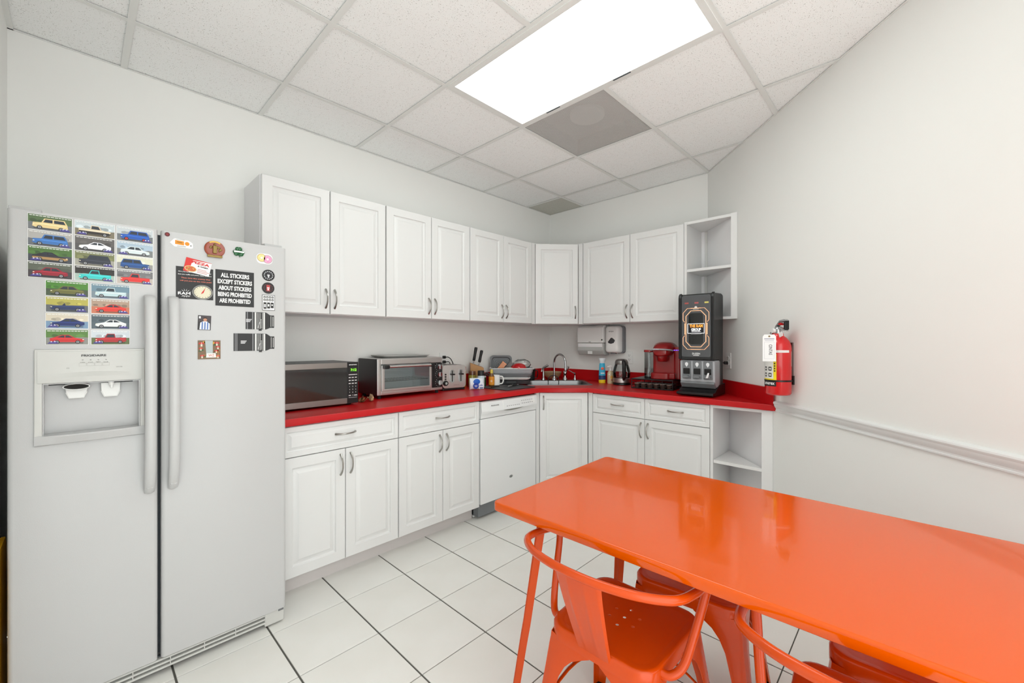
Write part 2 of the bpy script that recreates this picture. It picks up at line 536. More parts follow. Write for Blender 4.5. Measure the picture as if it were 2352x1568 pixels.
# ceiling: slab above, lay-in tiles and tee bars
mb = MB()
for reg in (ROOM1, ROOM2): mb.prism(reg, ZC + 0.14, ZC + 0.2)
ceiling = structure(obj('ceiling', mb, 'cab_side'))
LAMPS = [(2, 1)]                                      # grid cell (i, j) of the troffer, two cells long
VENT = (1, 1)
skip = {VENT}
for i, j in LAMPS: skip |= {(i, j), (i, j+1)}
TW = 0.0125
tf_mesh = None
for i in range(-1, 9):
    for j in range(-1, 8):
        if (i, j) in skip: continue
        x1, x0 = GX0 - i*GP - 0.004, GX0 - (i+1)*GP + 0.004
        y1, y0 = GY0 - j*GP - 0.004, GY0 - (j+1)*GP + 0.004
        q = [(x0,y0),(x1,y0),(x1,y1),(x0,y1)]
        for reg in (ROOM1, ROOM2):
            p = clip(q, reg)
            if not p or abs(area(p)) < 0.002: continue
            if abs(abs(area(p)) - (x1-x0)*(y1-y0)) < 1e-7 and tf_mesh is not None:
                o = bpy.data.objects.new('ceiling_tile', tf_mesh); link(o, ceiling)
                o.location = ((x0+x1)/2, (y0+y1)/2, 0); o.rotation_euler = (0, 0, random.choice((0, math.pi)))
            else:
                o = tile_piece('ceiling_tile', p, ZC + 0.006, ZC + 0.021, 0.0008, 'ctile_dark' if (i, j) == (-1, -1) else 'ctile', ceiling, down=True)
                if abs(abs(area(p)) - (x1-x0)*(y1-y0)) < 1e-7: tf_mesh = o.data
def tee(poly):
    for reg in (ROOM1, ROOM2):
        p = clip(poly, reg)
        if p and abs(area(p)) > 1e-5:
            p = p if area(p) > 0 else p[::-1]
            mb = MB(); mb.prism(p, ZC, ZC + 0.0016)
            obj('tee_bar', mb, 'tee', ceiling)
YMAX, XMAX = 3.2, 3.8
for i in range(0, 9):                                 # main tees, wall to wall, away from the counter wall
    x = GX0 - i*GP
    tee([(x-TW, YS-0.1), (x+TW, YS-0.1), (x+TW, YMAX), (x-TW, YMAX)])
for j in range(0, 8):                                 # cross tees between the mains
    y = GY0 - j*GP
    for i in range(-1, 9):
        if any(i == li and j == lj + 1 for li, lj in LAMPS): continue
        xa, xb = GX0 - (i+1)*GP + TW, GX0 - i*GP - TW
        tee([(xa, y-TW), (xb, y-TW), (xb, y+TW), (xa, y+TW)])
# wall angles around the edge
edge = [((XL, YA), (XB, YA)), ((XB, YA), (XB, CY)), ((XB, CY), (XE, YS)), ((XL, YN), (XL, YA))]
for a, b in edge:
    d = Vector((b[0]-a[0], b[1]-a[1])).normalized(); n = Vector((d.y, -d.x))*(0.008 if a[0] != XL or b[0] != XL else 0.018)
    p = [a, b, (b[0]+n.x, b[1]+n.y), (a[0]+n.x, a[1]+n.y)]
    p = p if area(p) > 0 else p[::-1]
    mb = MB(); mb.prism(p, ZC - 0.001, ZC + 0.002); obj('wall_angle', mb, 'tee', ceiling)

# fluorescent troffers
def troffer(i, j, label):
    x1, x0 = GX0 - i*GP, GX0 - (i+1)*GP
    y1, y0 = GY0 - j*GP, GY0 - (j+2)*GP
    cx, cy = (x0+x1)/2, (y0+y1)/2; w, l = (x1-x0)/2 - 0.006, (y1-y0)/2 - 0.006
    t = thing('ceiling_light', label, 'ceiling light', (cx, cy, ZC))
    mb = MB(); k = 0.03
    for a in ((-w, w, -l, -l+k), (-w, w, l-k, l), (-w, -w+k, -l+k, l-k), (w-k, w, -l+k, l-k)):
        mb.box(a[0], a[1], a[2], a[3], -0.004, 0.012)
    obj('frame', mb, 'tee', t)
    mb = MB(); mb.box(-w+k, w-k, -l+k, l-k, 0.002, 0.006); obj('lens', mb, 'lens_lamp', t)
    mb = MB()
    mb.box(-w, w, -l, l, 0.10, 0.105)
    for a in ((-w, w, -l, -l+.004), (-w, w, l-.004, l), (-w, -w+.004, -l, l), (w-.004, w, -l, l)): mb.box(a[0], a[1], a[2], a[3], 0.012, 0.10)
    obj('housing', mb, 'tee', t)
    for yy in (l*0.55, -l*0.2):
        mb = MB(); mb.box(w-k+.004, w-k+.012, yy-0.05, yy+0.05, -0.0055, -0.003); obj('latch', mb, 'gasket', t)
troffer(2, 1, 'large rectangular fluorescent ceiling light with glowing lens beside the perforated vent')

# perforated return air vent
x1, x0 = GX0 - 1*GP, GX0 - 2*GP; y1, y0 = GY0 - GP, GY0 - 2*GP
t = thing('ceiling_vent', 'grey perforated square air vent in the ceiling beside the light', 'vent', ((x0+x1)/2, (y0+y1)/2, ZC))
h = GP/2 - 0.012
mb = MB(); mb.box(-h, h, -h, h, 0.004, 0.0046); obj('grille', mb, 'perf', t)
mb = MB()
mb.box(-h, h, -h, h, 0.12, 0.125)
for a in ((-h, h, -h, -h+.003), (-h, h, h-.003, h), (-h, -h+.003, -h, h), (h-.003, h, -h, h)): mb.box(a[0], a[1], a[2], a[3], 0.006, 0.12)
obj('plenum', mb, 'plenum', t)
mb = MB(); mb.lathe([(0.0, 0.095), (0.105, 0.095), (0.112, 0.100), (0.112, 0.119)], 40, (0.03, 0.03, 0), cap=False); obj('duct_collar', mb, 'duct', t)

# chair rail on the angled wall
prof = [(0,0), (0.006,0.0), (0.010,0.004), (0.010,0.009), (0.007,0.012), (0.007,0.018), (0.012,0.026), (0.018,0.036), (0.019,0.044), (0.022,0.048), (0.024,0.054), (0.022,0.060), (0.014,0.064), (0,0.066)]
mb = MB()
rings = []
for into in (XE*FX + YS*FY, 2.53):
    rings.append([diag(CX - a, into, 0.875 + b) for a, b in prof])
mb.rings(rings, True, True, True)
structure(obj('trim_1', mb, 'white_cab', angle=25))
# ================================================================== CABINETS
def panel(mb, x0, x1, z0, z1, t=0.02, fr=0.052, k=1.0):
    """raised-panel front, outer face at y = 0, facing -y"""
    prof = [(0, t), (0, 0.003), (0.0025, 0.0), (fr, 0.0), (fr+0.003*k, 0.007), (fr+0.010*k, 0.0105), (fr+0.014*k, 0.0095), (fr+0.032*k, 0.0010), (fr+0.036*k, 0.0010)]
    rings = []
    for ins, y in prof:
        rings.append([(x0+ins, y, z0+ins), (x1-ins, y, z0+ins), (x1-ins, y, z1-ins), (x0+ins, y, z1-ins)])
    return mb.rings(rings, True, True, True)

def pull(parent, cx, cz, vertical=True, L=0.112):
    pts = []; rad = []
    n = 14
    for k in range(n + 1):
        u = -1 + 2*k/n
        y = -0.030*(1 - abs(u)**2.4) + 0.0
        pts.append((0, y, u*L/2) if vertical else (u*L/2, y, 0))
        rad.append(0.0042 + 0.0022*abs(u)**3)
    pts = [(p[0]+cx, p[1], p[2]+cz) for p in pts]
    mb = MB(); mb.tube(pts, rad, 10)
    return obj('handle', mb, 'nickel', parent)

def front(parent, name, x0, x1, z0, z1, handle=None, fr=0.052, k=1.0, yoff=0.0):
    mb = MB(); panel(mb, 0, x1-x0, 0, z1-z0, 0.02, fr, k)
    d = obj(name, mb, 'white_cab', parent, loc=(x0, yoff, z0), angle=20)
    if handle:
        hx, hz, vert = handle
        pull(d, hx-x0, hz-z0, vert)
    return d

G = 0.0016
UZ0, UZ1 = 1.463, 2.215
def upper(label, loc, rotz, w, splits, depth=0.326, handles='pair', group='raised-panel wall cabinets'):
    t = thing('wall_cabinet', label, 'cabinet', (loc[0], loc[1], UZ0), rotz, group)
    mb = MB(); mb.box(0.0, w, 0.0215, depth, 0, UZ1-UZ0); obj('body', mb, 'cab_side', t)
    h = UZ1 - UZ0
    for n, (a, b) in enumerate(splits):
        side = b - 0.026 if (n == 0) else a + 0.026
        front(t, 'door', a + G, b - G, 0.003, h - 0.002, (side, 0.095, True))
    return t
YU = 2.550
upper('tall white double-door wall cabinet nearest the refrigerator', (0.679, YU), 0, 0.744, [(0.003, 0.372), (0.374, 0.742)])
upper('white double-door wall cabinet hanging above the toaster oven', (1.4245, YU), 0, 0.7335, [(0.002, 0.3655), (0.3665, 0.7325)])
upper('white double-door wall cabinet beside the corner above the knife block', (2.159, YU), 0, 0.746, [(0.002, 0.379), (0.380, 0.745)])
# filler strips + diagonal corner cabinet
DU0, DU1 = Vector((2.949, 2.550)), Vector((3.252, 2.2745))
ang_u = math.atan2(DU1.y-DU0.y, DU1.x-DU0.x); wu = (DU1-DU0).length
t = thing('wall_cabinet', 'single-door diagonal white wall cabinet in the corner above the sink', 'cabinet', (DU0.x, DU0.y, UZ0), ang_u, 'raised-panel wall cabinets')
inv = Matrix.Rotation(-ang_u, 4, 'Z')
def to_local(pts, o): return [tuple((inv @ Vector((p[0]-o[0], p[1]-o[1], 0))).xy) for p in pts]
mb = MB(); mb.prism(to_local([(2.966, 2.566), (3.268, 2.291), (XB-0.004, 2.291), (XB-0.004, YA-0.004), (2.966, YA-0.004)], DU0), 0, UZ1-UZ0); obj('body', mb, 'cab_side', t)
front(t, 'door', 0.003, wu - 0.003, 0.002, UZ1-UZ0-0.002, (wu - 0.03, 0.11, True))
mb = MB(); mb.box(-0.044, -0.001, 0.0, 0.02, 0, UZ1-UZ0, 0.001)
f_ = obj('filler_strip', mb, 'white_cab', t, rotz=-ang_u)
mb = MB(); mb.box(0.001, 0.046, 0.0, 0.02, 0, UZ1-UZ0, 0.001)
f_ = obj('filler_strip', mb, 'white_cab', t, loc=(wu, 0, 0), rotz=-R(90)-ang_u)
XU = 3.252
upper('white double-door wall cabinet above the red coffee maker', (XU, 2.2265), -R(90), 0.940, [(0.002, 0.4785), (0.4795, 0.9385)])
# open end shelf against the angled wall
t = thing('corner_shelf', 'open white end shelf beside the wall cabinets above the drink dispenser', 'shelf', (0, 0, UZ0), 0)
H = UZ1 - UZ0 + 0.006
ye = wallc_y(XU) + 0.004                  # where the front meets the angled wall
def shelf_poly(y_left, gap=0.003):
    yb = wallc_y(XB - 0.004) + gap*1.4
    return [(XU+0.002, ye), (XU+0.002, y_left), (XB-0.004, y_left), (XB-0.004, yb+0.006)]
mb = MB(); mb.box(XU+0.0, XB-0.004, 1.268, 1.284, 0, H); obj('side_panel', mb, 'white_cab', t)
for name, z, th in (('bottom', 0, 0.018), ('shelf', 0.372, 0.020), ('top', H-0.02, 0.020)):
    mb = MB(); mb.prism(shelf_poly(1.268), z, z+th); obj(name, mb, 'white_cab', t)
mb = MB(); a = diag(CX-0.004, 0); 
def wc(into, off): return diag(CX - off, into)
i0 = (XU)*FX + ye*FY; i1 = (XB-0.005)*FX + wallc_y(XB-0.005)*FY
mb.prism([wc(i0+0.02, 0.003)[:2], wc(i1-0.004, 0.003)[:2], wc(i1-0.016, 0.013)[:2], wc(i0+0.02, 0.013)[:2]], 0.018, H-0.02); obj('angled_panel', mb, 'cab_side', t)
mb = MB(); mb.box(XB-0.012, XB-0.005, CY+0.02, 1.268, 0.018, H-0.02); obj('back_panel', mb, 'cab_side', t)
mb = MB(); mb.box(XU-0.002, XU+0.016, ye, 0.952, 0, H+0.002, 0.001); obj('stile', mb, 'white_cab', t)
mb = MB(); mb.box(XU-0.002, XU+0.016, 1.266, 1.286, 0, H, 0.001); obj('stile', mb, 'white_cab', t)

# ------------------------------------------------------------------ base cabinets
BZ0, BZ1 = 0.105, 0.872
YB = 2.260; XBF = 2.960
def base(label, loc, rotz, w, split, drawer_splits, depth=0.60, body=None, group='raised-panel base cabinets'):
    t = thing('base_cabinet', label, 'cabinet', (loc[0], loc[1], 0), rotz, group)
    mb = MB()
    if body: mb.prism(body, BZ0 - 0.003, BZ1 + 0.002)
    else: mb.box(0.0, w, 0.0215, depth, BZ0 - 0.003, BZ1 + 0.002)
    obj('body', mb, 'cab_side', t)
    mb = MB(); mb.box(0.0, w, 0.088, 0.104, 0.0, BZ0 - 0.003); obj('toe_kick', mb, 'toe', t)
    zd = 0.712
    for a, b in drawer_splits:
        front(t, 'drawer', a + G, b - G, zd + 0.002, BZ1 - 0.004, ((a+b)/2, (zd+BZ1)/2 + 0.005, False), fr=0.026, k=0.75)
    for n, (a, b) in enumerate(split):
        front(t, 'door', a + G, b - G, BZ0, zd - 0.002, ((b - 0.028) if n == 0 else (a + 0.028), zd - 0.085, True))
    return t
base('white base cabinet with one wide drawer beside the refrigerator under the microwave', (0.686, YB), 0, 0.660, [(0.002, 0.331), (0.331, 0.659)], [(0.002, 0.659)])
base('white base cabinet with one wide drawer next to the dishwasher', (1.3465, YB), 0, 0.656, [(0.001, 0.331), (0.331, 0.655)], [(0.001, 0.655)])
base('white base cabinet with two drawers under the coffee maker', (XBF, 1.9285), -R(90), 0.931, [(0.001, 0.4595), (0.4595, 0.930)], [(0.001, 0.4595), (0.4595, 0.930)], body=[(0, 0.0215), (0.931, 0.0215), (0.931, 0.37), (0.70, 0.60), (0, 0.60)])
# diagonal sink base
DB0, DB1 = Vector((2.668, 2.260)), Vector((2.962, 1.974))
ang_b = math.atan2(DB1.y-DB0.y, DB1.x-DB0.x); wb = (DB1-DB0).length
t = thing('base_cabinet', 'white diagonal base cabinet with a single tall door below the sink', 'cabinet', (DB0.x, DB0.y, 0), ang_b, 'raised-panel base cabinets')
mb = MB(); mb.box(0.0, 0.02, 0.0215, 0.045, BZ0, BZ1); mb.box(wb-0.02, wb, 0.0215, 0.045, BZ0, BZ1); mb.box(0.02, wb-0.02, 0.0215, 0.045, BZ1-0.04, BZ1); mb.box(0.02, wb-0.02, 0.0215, 0.36, BZ0, BZ0+0.018)
obj('face_frame', mb, 'cab_side', t)
front(t, 'door', 0.003, wb-0.003, BZ0, BZ1-0.002, (0.035, BZ1-0.085, True))
mb = MB(); mb.box(-0.01, wb+0.01, 0.085, 0.10, 0, BZ0); obj('toe_kick', mb, 'toe', t)
mb = MB(); mb.box(-0.040, -0.001, 0.0, 0.02, BZ0, BZ1, 0.001); obj('filler_strip', mb, 'white_cab', t, rotz=-ang_b)
mb = MB(); mb.box(0.001, 0.044, 0.0, 0.02, BZ0, BZ1, 0.001); obj('filler_strip', mb, 'white_cab', t, loc=(wb, 0, 0), rotz=-R(90)-ang_b)
# open lower end shelf against the angled wall
t = thing('corner_shelf', 'open white lower end shelf with angled shelf under the counter end', 'shelf', (0, 0, 0), 0)
yl = 0.996; yef = wallc_y(XBF) + 0.004
xb_ = (CX + yl*(-RY))/RX - 0.004
mb = MB(); mb.box(XBF, xb_-0.012, yl-0.018, yl, 0.0, BZ1); obj('side_panel', mb, 'white_cab', t)
i0 = XBF*FX + yef*FY; i1 = xb_*FX + yl*FY
mb = MB(); mb.prism([wc(i0+0.012, 0.003)[:2], wc(i1-0.024, 0.003)[:2], wc(i1-0.036, 0.013)[:2], wc(i0+0.012, 0.013)[:2]], 0.0, BZ1); obj('angled_panel', mb, 'cab_side', t)
tri = [(XBF+0.004, 0.676), (XBF+0.004, yl-0.02), (xb_-0.045, yl-0.02)]
for name, z in (('shelf', 0.484), ('bottom', 0.09)):
    mb = MB(); mb.prism(tri, z, z+0.02); obj(name, mb, 'white_cab', t)
mb = MB(); mb.box(XBF, XBF+0.018, yef, 0.690, 0.0, BZ1, 0.001); obj('stile', mb, 'white_cab', t)
mb = MB(); mb.box(XBF+0.004, XBF+0.02, 0.690, yl-0.018, BZ1-0.018, BZ1); obj('rail', mb, 'white_cab', t)

# ------------------------------------------------------------------ worktop
CZ = 0.912; CT = 0.036
sink_c = diag(0.420, 3.945); SW, SD = 0.300, 0.252
outer = [(0.682, 2.240), (2.655, 2.240), (2.938, 1.957), (2.938, wallc_y(2.938)+0.003), (XB-0.003, wallc_y(XB-0.003)+0.003), (XB-0.003, YA-0.003), (0.682, YA-0.003)]
hole = [diag(0.420+a, 3.945+b)[:2] for a, b in ((-SW+0.012, -SD+0.012), (SW-0.012, -SD+0.012), (SW-0.012, SD-0.012), (-SW+0.012, SD-0.012))]
mb = MB()
ch = 0.004
ins_o = inset(outer, ch)
mb.holed(ins_o, [hole], CZ)
mb.holed(outer, [hole], CZ-CT, flip=True)
n = len(outer)
mb.rings([[(p[0], p[1], CZ) for p in ins_o], [(p[0], p[1], CZ-ch) for p in outer], [(p[0], p[1], CZ-CT) for p in outer]])
mb.rings([[(p[0], p[1], CZ) for p in hole], [(p[0], p[1], CZ-CT) for p in hole]])
tag(obj('countertop', mb, 'laminate', angle=50), 'red laminate countertop running around the corner above the base cabinets', 'countertop')
BS = 0.103
for lab, pts in (('red laminate backsplash strip along the long counter wall', [(0.682, YA-0.022), (XB-0.022, YA-0.022), (XB-0.022, YA-0.003), (0.682, YA-0.003)]),
            ('red laminate backsplash strip behind the kettle and coffee maker', [(XB-0.022, CY+0.02), (XB-0.003, CY+0.012), (XB-0.003, YA-0.023), (XB-0.022, YA-0.023)]),
            ('red laminate backsplash strip on the angled wall below the extinguisher', [wc(2.938*FX + wallc_y(2.938)*FY + 0.018, 0.003)[:2], wc(XB*FX+CY*FY-0.022, 0.003)[:2], wc(XB*FX+CY*FY-0.03, 0.02)[:2], wc(2.938*FX + wallc_y(2.938)*FY + 0.002, 0.02)[:2]])):
    pts = pts if area(pts) > 0 else pts[::-1]
    mb = MB(); mb.prism(pts, CZ + 0.0003, CZ + BS); tag(obj('backsplash', mb, 'laminate'), lab, 'backsplash', 'red backsplash strips')

# ------------------------------------------------------------------ dishwasher
t = thing('dishwasher', 'white built-in dishwasher with cream control panel under the counter', 'dishwasher', (2.008, YB - 0.004, 0), 0)
w = 0.612
mb = MB(); mb.box(0.004, w-0.004, 0.03, 0.58, 0.02, 0.862); obj('body', mb, 'mid_grey', t)
mb = MB(); mb.box(0.002, w-0.002, 0.0, 0.03, 0.115, 0.735, 0.006); obj('door', mb, 'dishwasher', t)
cp = MB()
rings = []
for x, in ((0.002,), (0.05,), (0.15,), (0.22,), (0.30,), (0.38,), (0.45,), (0.56,), (w-0.002,)):
    bul = 0.020*(1 - ((x - w/2)/(w/2))**2)
    rings.append([(x, 0.03, 0.737), (x, 0.0, 0.739), (x, -0.002, 0.752), (x, -0.004-bul*0.3, 0.768), (x, -0.012-bul, 0.786), (x, -0.012-bul, 0.795), (x, -0.006-bul*0.4, 0.856), (x, 0.0, 0.863), (x, 0.03, 0.863)])
cp.rings(rings, True, True, True)
c_ = obj('control_panel', cp, 'dishwasher', t)
mb = MB((240, 240, 238)); mb.poly([(0.205, -0.0285, 0.800), (0.58, -0.0185, 0.806), (0.58, -0.0085, 0.854), (0.205, -0.0145, 0.852)])
obj('label_strip', mb, 'vc', c_)
mb = MB((150, 150, 152))
for k in range(7):
    x = 0.24 + k*0.022; mb.box(x, x+0.012, -0.0290, -0.0283, 0.808, 0.812)
for k in range(6):
    x = 0.41 + k*0.024; mb.box(x, x+0.014, -0.0262, -0.0255, 0.812, 0.816); mb.box(x, x+0.010, -0.0215, -0.0205, 0.832, 0.836)
obj('button_marks', mb, 'vc', c_)['kind'] = 'stuff'
mb = MB((40, 40, 40)); mb.text('FRIGIDAIRE', 0.120, -0.0265, 0.829, 0.0085, 0.082, bold=0.02); obj('logo', mb, 'vc', c_)
mb = MB((128, 128, 118)); top_, bot_ = [], []
for k in range(17):
    x = 0.200 + 0.23*k/16; bul = 0.020*(1 - ((x - w/2)/(w/2))**2)
    dz = 0.0145*(1 - ((x-0.315)/0.115)**2)
    ya, yb = -0.012-bul, -0.004-bul*0.3
    top_.append((x, ya-0.0008, 0.7855)); bot_.append((x, ya + (yb-ya)*dz/0.018 - 0.0012, 0.7855-dz))
mb.rings([top_, bot_], closed=False); obj('grip_shade', mb, 'vc', c_)  # shade of the grip hollow painted as a dark patch on the panel
mb = MB((150, 152, 150))
mb.poly([(0.315+0.020*math.cos(2*math.pi*k/24), -0.0008, 0.255+0.011*math.sin(2*math.pi*k/24)) for k in range(24)])
mb.color((60, 62, 62)); mb.text('e', 0.315, -0.0012, 0.255, 0.010, 0.016)
obj('badge', mb, 'vc', t)
mb = MB(); mb.box(0.004, w-0.004, 0.085, 0.10, 0.004, 0.112, 0.002); mb.cyl((0.018, 0.086, 0.06), (0.018, 0.083, 0.06), 0.004, n=10); obj('kick_plate', mb, 'dishwasher', t)
for x in (0.03, w-0.03):
    mb = MB(); mb.cyl((x, 0.2, 0.0), (x, 0.2, 0.02), 0.014); obj('foot', mb, 'rubber', t)
# ================================================================== REFRIGERATOR
FXL, FXR, FY_, FZ0, FZ1 = -0.165, 0.663, 2.10, 0.072, 1.731
GAP0, GAP1 = 0.2075, 0.2175
t = thing('refrigerator', 'white side-by-side refrigerator covered in magnets and stickers', 'refrigerator', (0, 0, 0), 0)
mb = MB(); mb.box(FXL+0.004, FXR-0.004, FY_+0.062, YA-0.03, 0.03, FZ1-0.012, 0.004); obj('cabinet', mb, 'fridge', t)
mb = MB(); mb.box(FXL+0.012, FXR-0.012, FY_+0.05, FY_+0.062, FZ0, FZ1-0.01); obj('gasket', mb, 'gasket', t)
mb = MB(); mb.box(FXR-0.010, FXL+0.010, FY_+0.05, FY_+0.0, 0, 0)
def door(x0, x1):
    mb = MB()
    pts = rrect(x0, x1, FY_, FY_+0.05, 0.0135, 4)
    mb.prism(pts, FZ0, FZ1, 0.0)
    return obj('door', mb, 'fridge', t, angle=40)
d1 = door(FXL, GAP0); d2 = door(GAP1, FXR)
DX0, DX1, DZ0, DZ1 = -0.089, 0.155, 0.983, 1.158
k = MB(); k.box(DX0, DX1, FY_-0.03, FY_+0.0485, DZ0-0.004, DZ1+0.002)
cut(d1, k)
# dispenser: bezel, control panel, recess liner
mb = MB()
bx0, bx1, bz0, bz1 = -0.107, 0.168, 0.951, 1.273
mb.box(bx0, DX0, FY_-0.010, FY_+0.004, DZ0-0.004, DZ1+0.004, 0.002)
mb.box(DX1, bx1, FY_-0.010, FY_+0.004, DZ0-0.004, DZ1+0.004, 0.002)
mb.box(bx0, bx1, FY_-0.010, FY_+0.004, DZ1, bz1, 0.003)
bz = obj('dispenser_bezel', mb, 'fridge_trim', d1)
mb = MB()
rings = []
for x, s_ in ((-0.100, 0.0), (-0.06, 0.5), (0.0, 0.9), (0.03, 1.0), (0.08, 0.85), (0.13, 0.4), (0.160, 0.0)):
    rings.append([(x, FY_-0.009, 1.159+0.0), (x, FY_-0.012-0.010*s_, 1.160), (x, FY_-0.013-0.012*s_, 1.168+0.012*s_), (x, FY_-0.0125, 1.185+0.01*s_), (x, FY_-0.0115, 1.266), (x, FY_-0.009, 1.268)])
mb.rings(rings, True, True, True)
cp = obj('control_panel', mb, 'fridge_trim', d1, angle=20)
mb = MB((45, 45, 46)); mb.text('FRIGIDAIRE', 0.033, FY_-0.0128, 1.251, 0.0075, 0.062, bold=0.025)
for k_ in range(4):
    x = -0.001 + k_*0.0195
    mb.color((50, 50, 50)); mb.box(x+0.004, x+0.008, FY_-0.0129, FY_-0.0122, 1.235, 1.2362)
    mb.color((110, 110, 106)); mb.text(('cube', 'crush', 'light', 'lock')[k_], x+0.006, FY_-0.0128, 1.2275, 0.0035, 0.012)
    mb.color((176, 176, 170)); 
    for a in ((x-0.003, x+0.015, 1.2245, 1.2250), (x-0.003, x+0.015, 1.2145, 1.2150), (x-0.003, x-0.0025, 1.2145, 1.2250), (x+0.0145, x+0.015, 1.2145, 1.2250)):
        mb.box(a[0], a[1], FY_-0.0128, FY_-0.0123, a[2], a[3])
mb.color((120, 120, 116)); mb.text('ICE', -0.030, FY_-0.0130, 1.2085, 0.0035); mb.text('WATER', 0.098, FY_-0.0130, 1.2085, 0.0035)
obj('panel_print', mb, 'vc', cp)['kind'] = 'stuff'
mb = MB()
mb.box(DX0+0.001, DX1-0.001, FY_+0.0445, FY_+0.048, DZ0, DZ1)
mb.box(DX0+0.0005, DX0+0.003, FY_-0.008, FY_+0.0445, DZ0, DZ1); mb.box(DX1-0.003, DX1-0.0005, FY_-0.008, FY_+0.0445, DZ0, DZ1)
mb.box(DX0+0.003, DX1-0.003, FY_-0.008, FY_+0.0445, DZ1-0.003, DZ1)
obj('recess', mb, 'fridge', d1)
for xa, xb in ((-0.075, -0.038), (0.085, 0.135)):
    mb = MB((30, 30, 30)); mb.box(xa, xb, FY_-0.0078, FY_+0.02, 1.1515, 1.1545); obj('slot', mb, 'vcm', d1)
# drip tray with bowed front
mb = MB(); top = []; 
xs = [bx0 + (bx1-bx0)*k_/16 for k_ in range(17)]
rings = []
for x in xs:
    u = (x - (bx0+bx1)/2)/((bx1-bx0)/2); b_ = 0.024*(1-u*u)
    rings.append([(x, FY_+0.043, 0.983), (x, FY_-0.010-b_, 0.984), (x, FY_-0.012-b_, 0.980), (x, FY_-0.012-b_*0.5, 0.955), (x, FY_-0.008, 0.951), (x, FY_+0.003, 0.951), (x, FY_+0.003, 0.975), (x, FY_+0.043, 0.978)])
rings = [[(min(max(p[0], DX0+0.002), DX1-0.002) if p[1] > FY_+0.004 else p[0], p[1], p[2]) for p in r] for r in rings]
mb.rings(rings, True, True, True)
obj('drip_tray', mb, 'fridge', d1)
# ice chute and paddles
def chute_ring(rx, rz, dy):
    return [(-0.010 + rx*math.cos(2*math.pi*k_/28), FY_ + 0.006 + dy - 0.006*math.sin(2*math.pi*k_/28)*-1, 1.1425 + rz*math.sin(2*math.pi*k_/28)) for k_ in range(28)]
mb = MB(); mb.rings([chute_ring(0.030, 0.008, 0.004), chute_ring(0.031, 0.0085, -0.001), chute_ring(0.034, 0.0105, -0.002), chute_ring(0.035, 0.0115, 0.002), chute_ring(0.033, 0.0105, 0.018)]); obj('ice_chute', mb, 'white_gloss', d1)
mb = MB((46, 44, 42)); mb.poly(chute_ring(0.0302, 0.0082, 0.003)); obj('chute_mouth_shade', mb, 'vcm', d1)  # dark disc painted for the shade inside the chute
def paddle(cx, z1, z0, w0, w1):
    mb = MB()
    pts = [(cx-w0, z1), (cx-w0*0.95, z0+0.02), (cx-w1, z0), (cx+w1, z0), (cx+w0*0.95, z0+0.02), (cx+w0, z1)]
    mb.prism(pts, FY_+0.024, FY_+0.029, 0.001, 1, plane='xz')
    mb.tube([(p[0], FY_+0.024, p[1]) for p in pts[1:5]], 0.0018, 8)
    obj('paddle', mb, 'white_plastic', d1)
paddle(-0.010, 1.135, 1.102, 0.027, 0.018); paddle(0.077, 1.15, 1.100, 0.026, 0.017)
mb = MB(); mb.cyl((0.079, FY_+0.012, 1.156), (0.079, FY_+0.012, 1.142), 0.010, 0.007, 16); mb.cyl((0.079, FY_+0.012, 1.142), (0.079, FY_+0.012, 1.132), 0.004, n=12); obj('water_spout', mb, 'white_gloss', d1)
# door handles: long bowed grips
def grip(cx, parent, lean):
    mb = MB(); rings = []
    prof = [(0.722, 0.004, 0.010), (0.726, -0.004, 0.0145), (0.745, -0.018, 0.0165), (0.78, -0.033, 0.0170), (0.84, -0.045, 0.0170), (0.95, -0.052, 0.0170), (1.10, -0.055, 0.0170), (1.25, -0.053, 0.0170), (1.38, -0.047, 0.0170), (1.435, -0.040, 0.0175), (1.462, -0.028, 0.0175), (1.474, -0.012, 0.0160), (1.477, 0.004, 0.010)]
    n = 16
    for z, yo, w_ in prof:
        dp = 0.016
        rings.append([(cx + w_*math.cos(2*math.pi*k_/n), FY_ + yo + dp*math.sin(2*math.pi*k_/n)*(0.9), z + 0.0*k_) for k_ in range(n)])
    mb.rings(rings, True, True, True)
    for z0, z1, yo in ((0.745, 0.80, -0.02), (1.40, 1.455, -0.02)):
        mb.box(cx-0.011, cx+0.011, FY_-0.034, FY_+0.002, z0, z1, 0.004)
    obj('handle', mb, 'fridge', parent, angle=60)
grip(0.182, d1, 0); grip(0.252, d2, 0)
# hinge covers, base grille, feet
for cx, sgn in ((-0.128, 1), (0.615, -1)):
    mb = MB()
    mb.prism([(FY_+0.012, FZ1+0.002), (FY_+0.02, FZ1+0.014), (FY_+0.07, FZ1+0.020), (FY_+0.16, FZ1+0.014), (FY_+0.17, FZ1-0.004), (FY_+0.06, FZ1-0.004), (FY_+0.055, FZ1+0.002)], cx-0.036, cx+0.036, 0.003, 2, plane='yz')
    obj('hinge_cover', mb, 'fridge', t)
mb = MB()
mb.box(FXL+0.01, FXR-0.075, FY_+0.030, FY_+0.040, 0.020, 0.068)
gr = obj('base_grille', mb, 'gasket', t)
for z in (0.0215, 0.0385, 0.0555):
    mb = MB(); mb.box(FXL+0.01, FXR-0.078, FY_+0.012, FY_+0.031, z, z+0.0085, 0.002); obj('slat', mb, 'fridge_trim', gr)
mb = MB()
for x in [FXL+0.08+0.11*k_ for k_ in range(6)]: mb.box(x, x+0.003, FY_+0.014, FY_+0.031, 0.022, 0.064)
obj('grille_rib', mb, 'fridge_trim', gr)
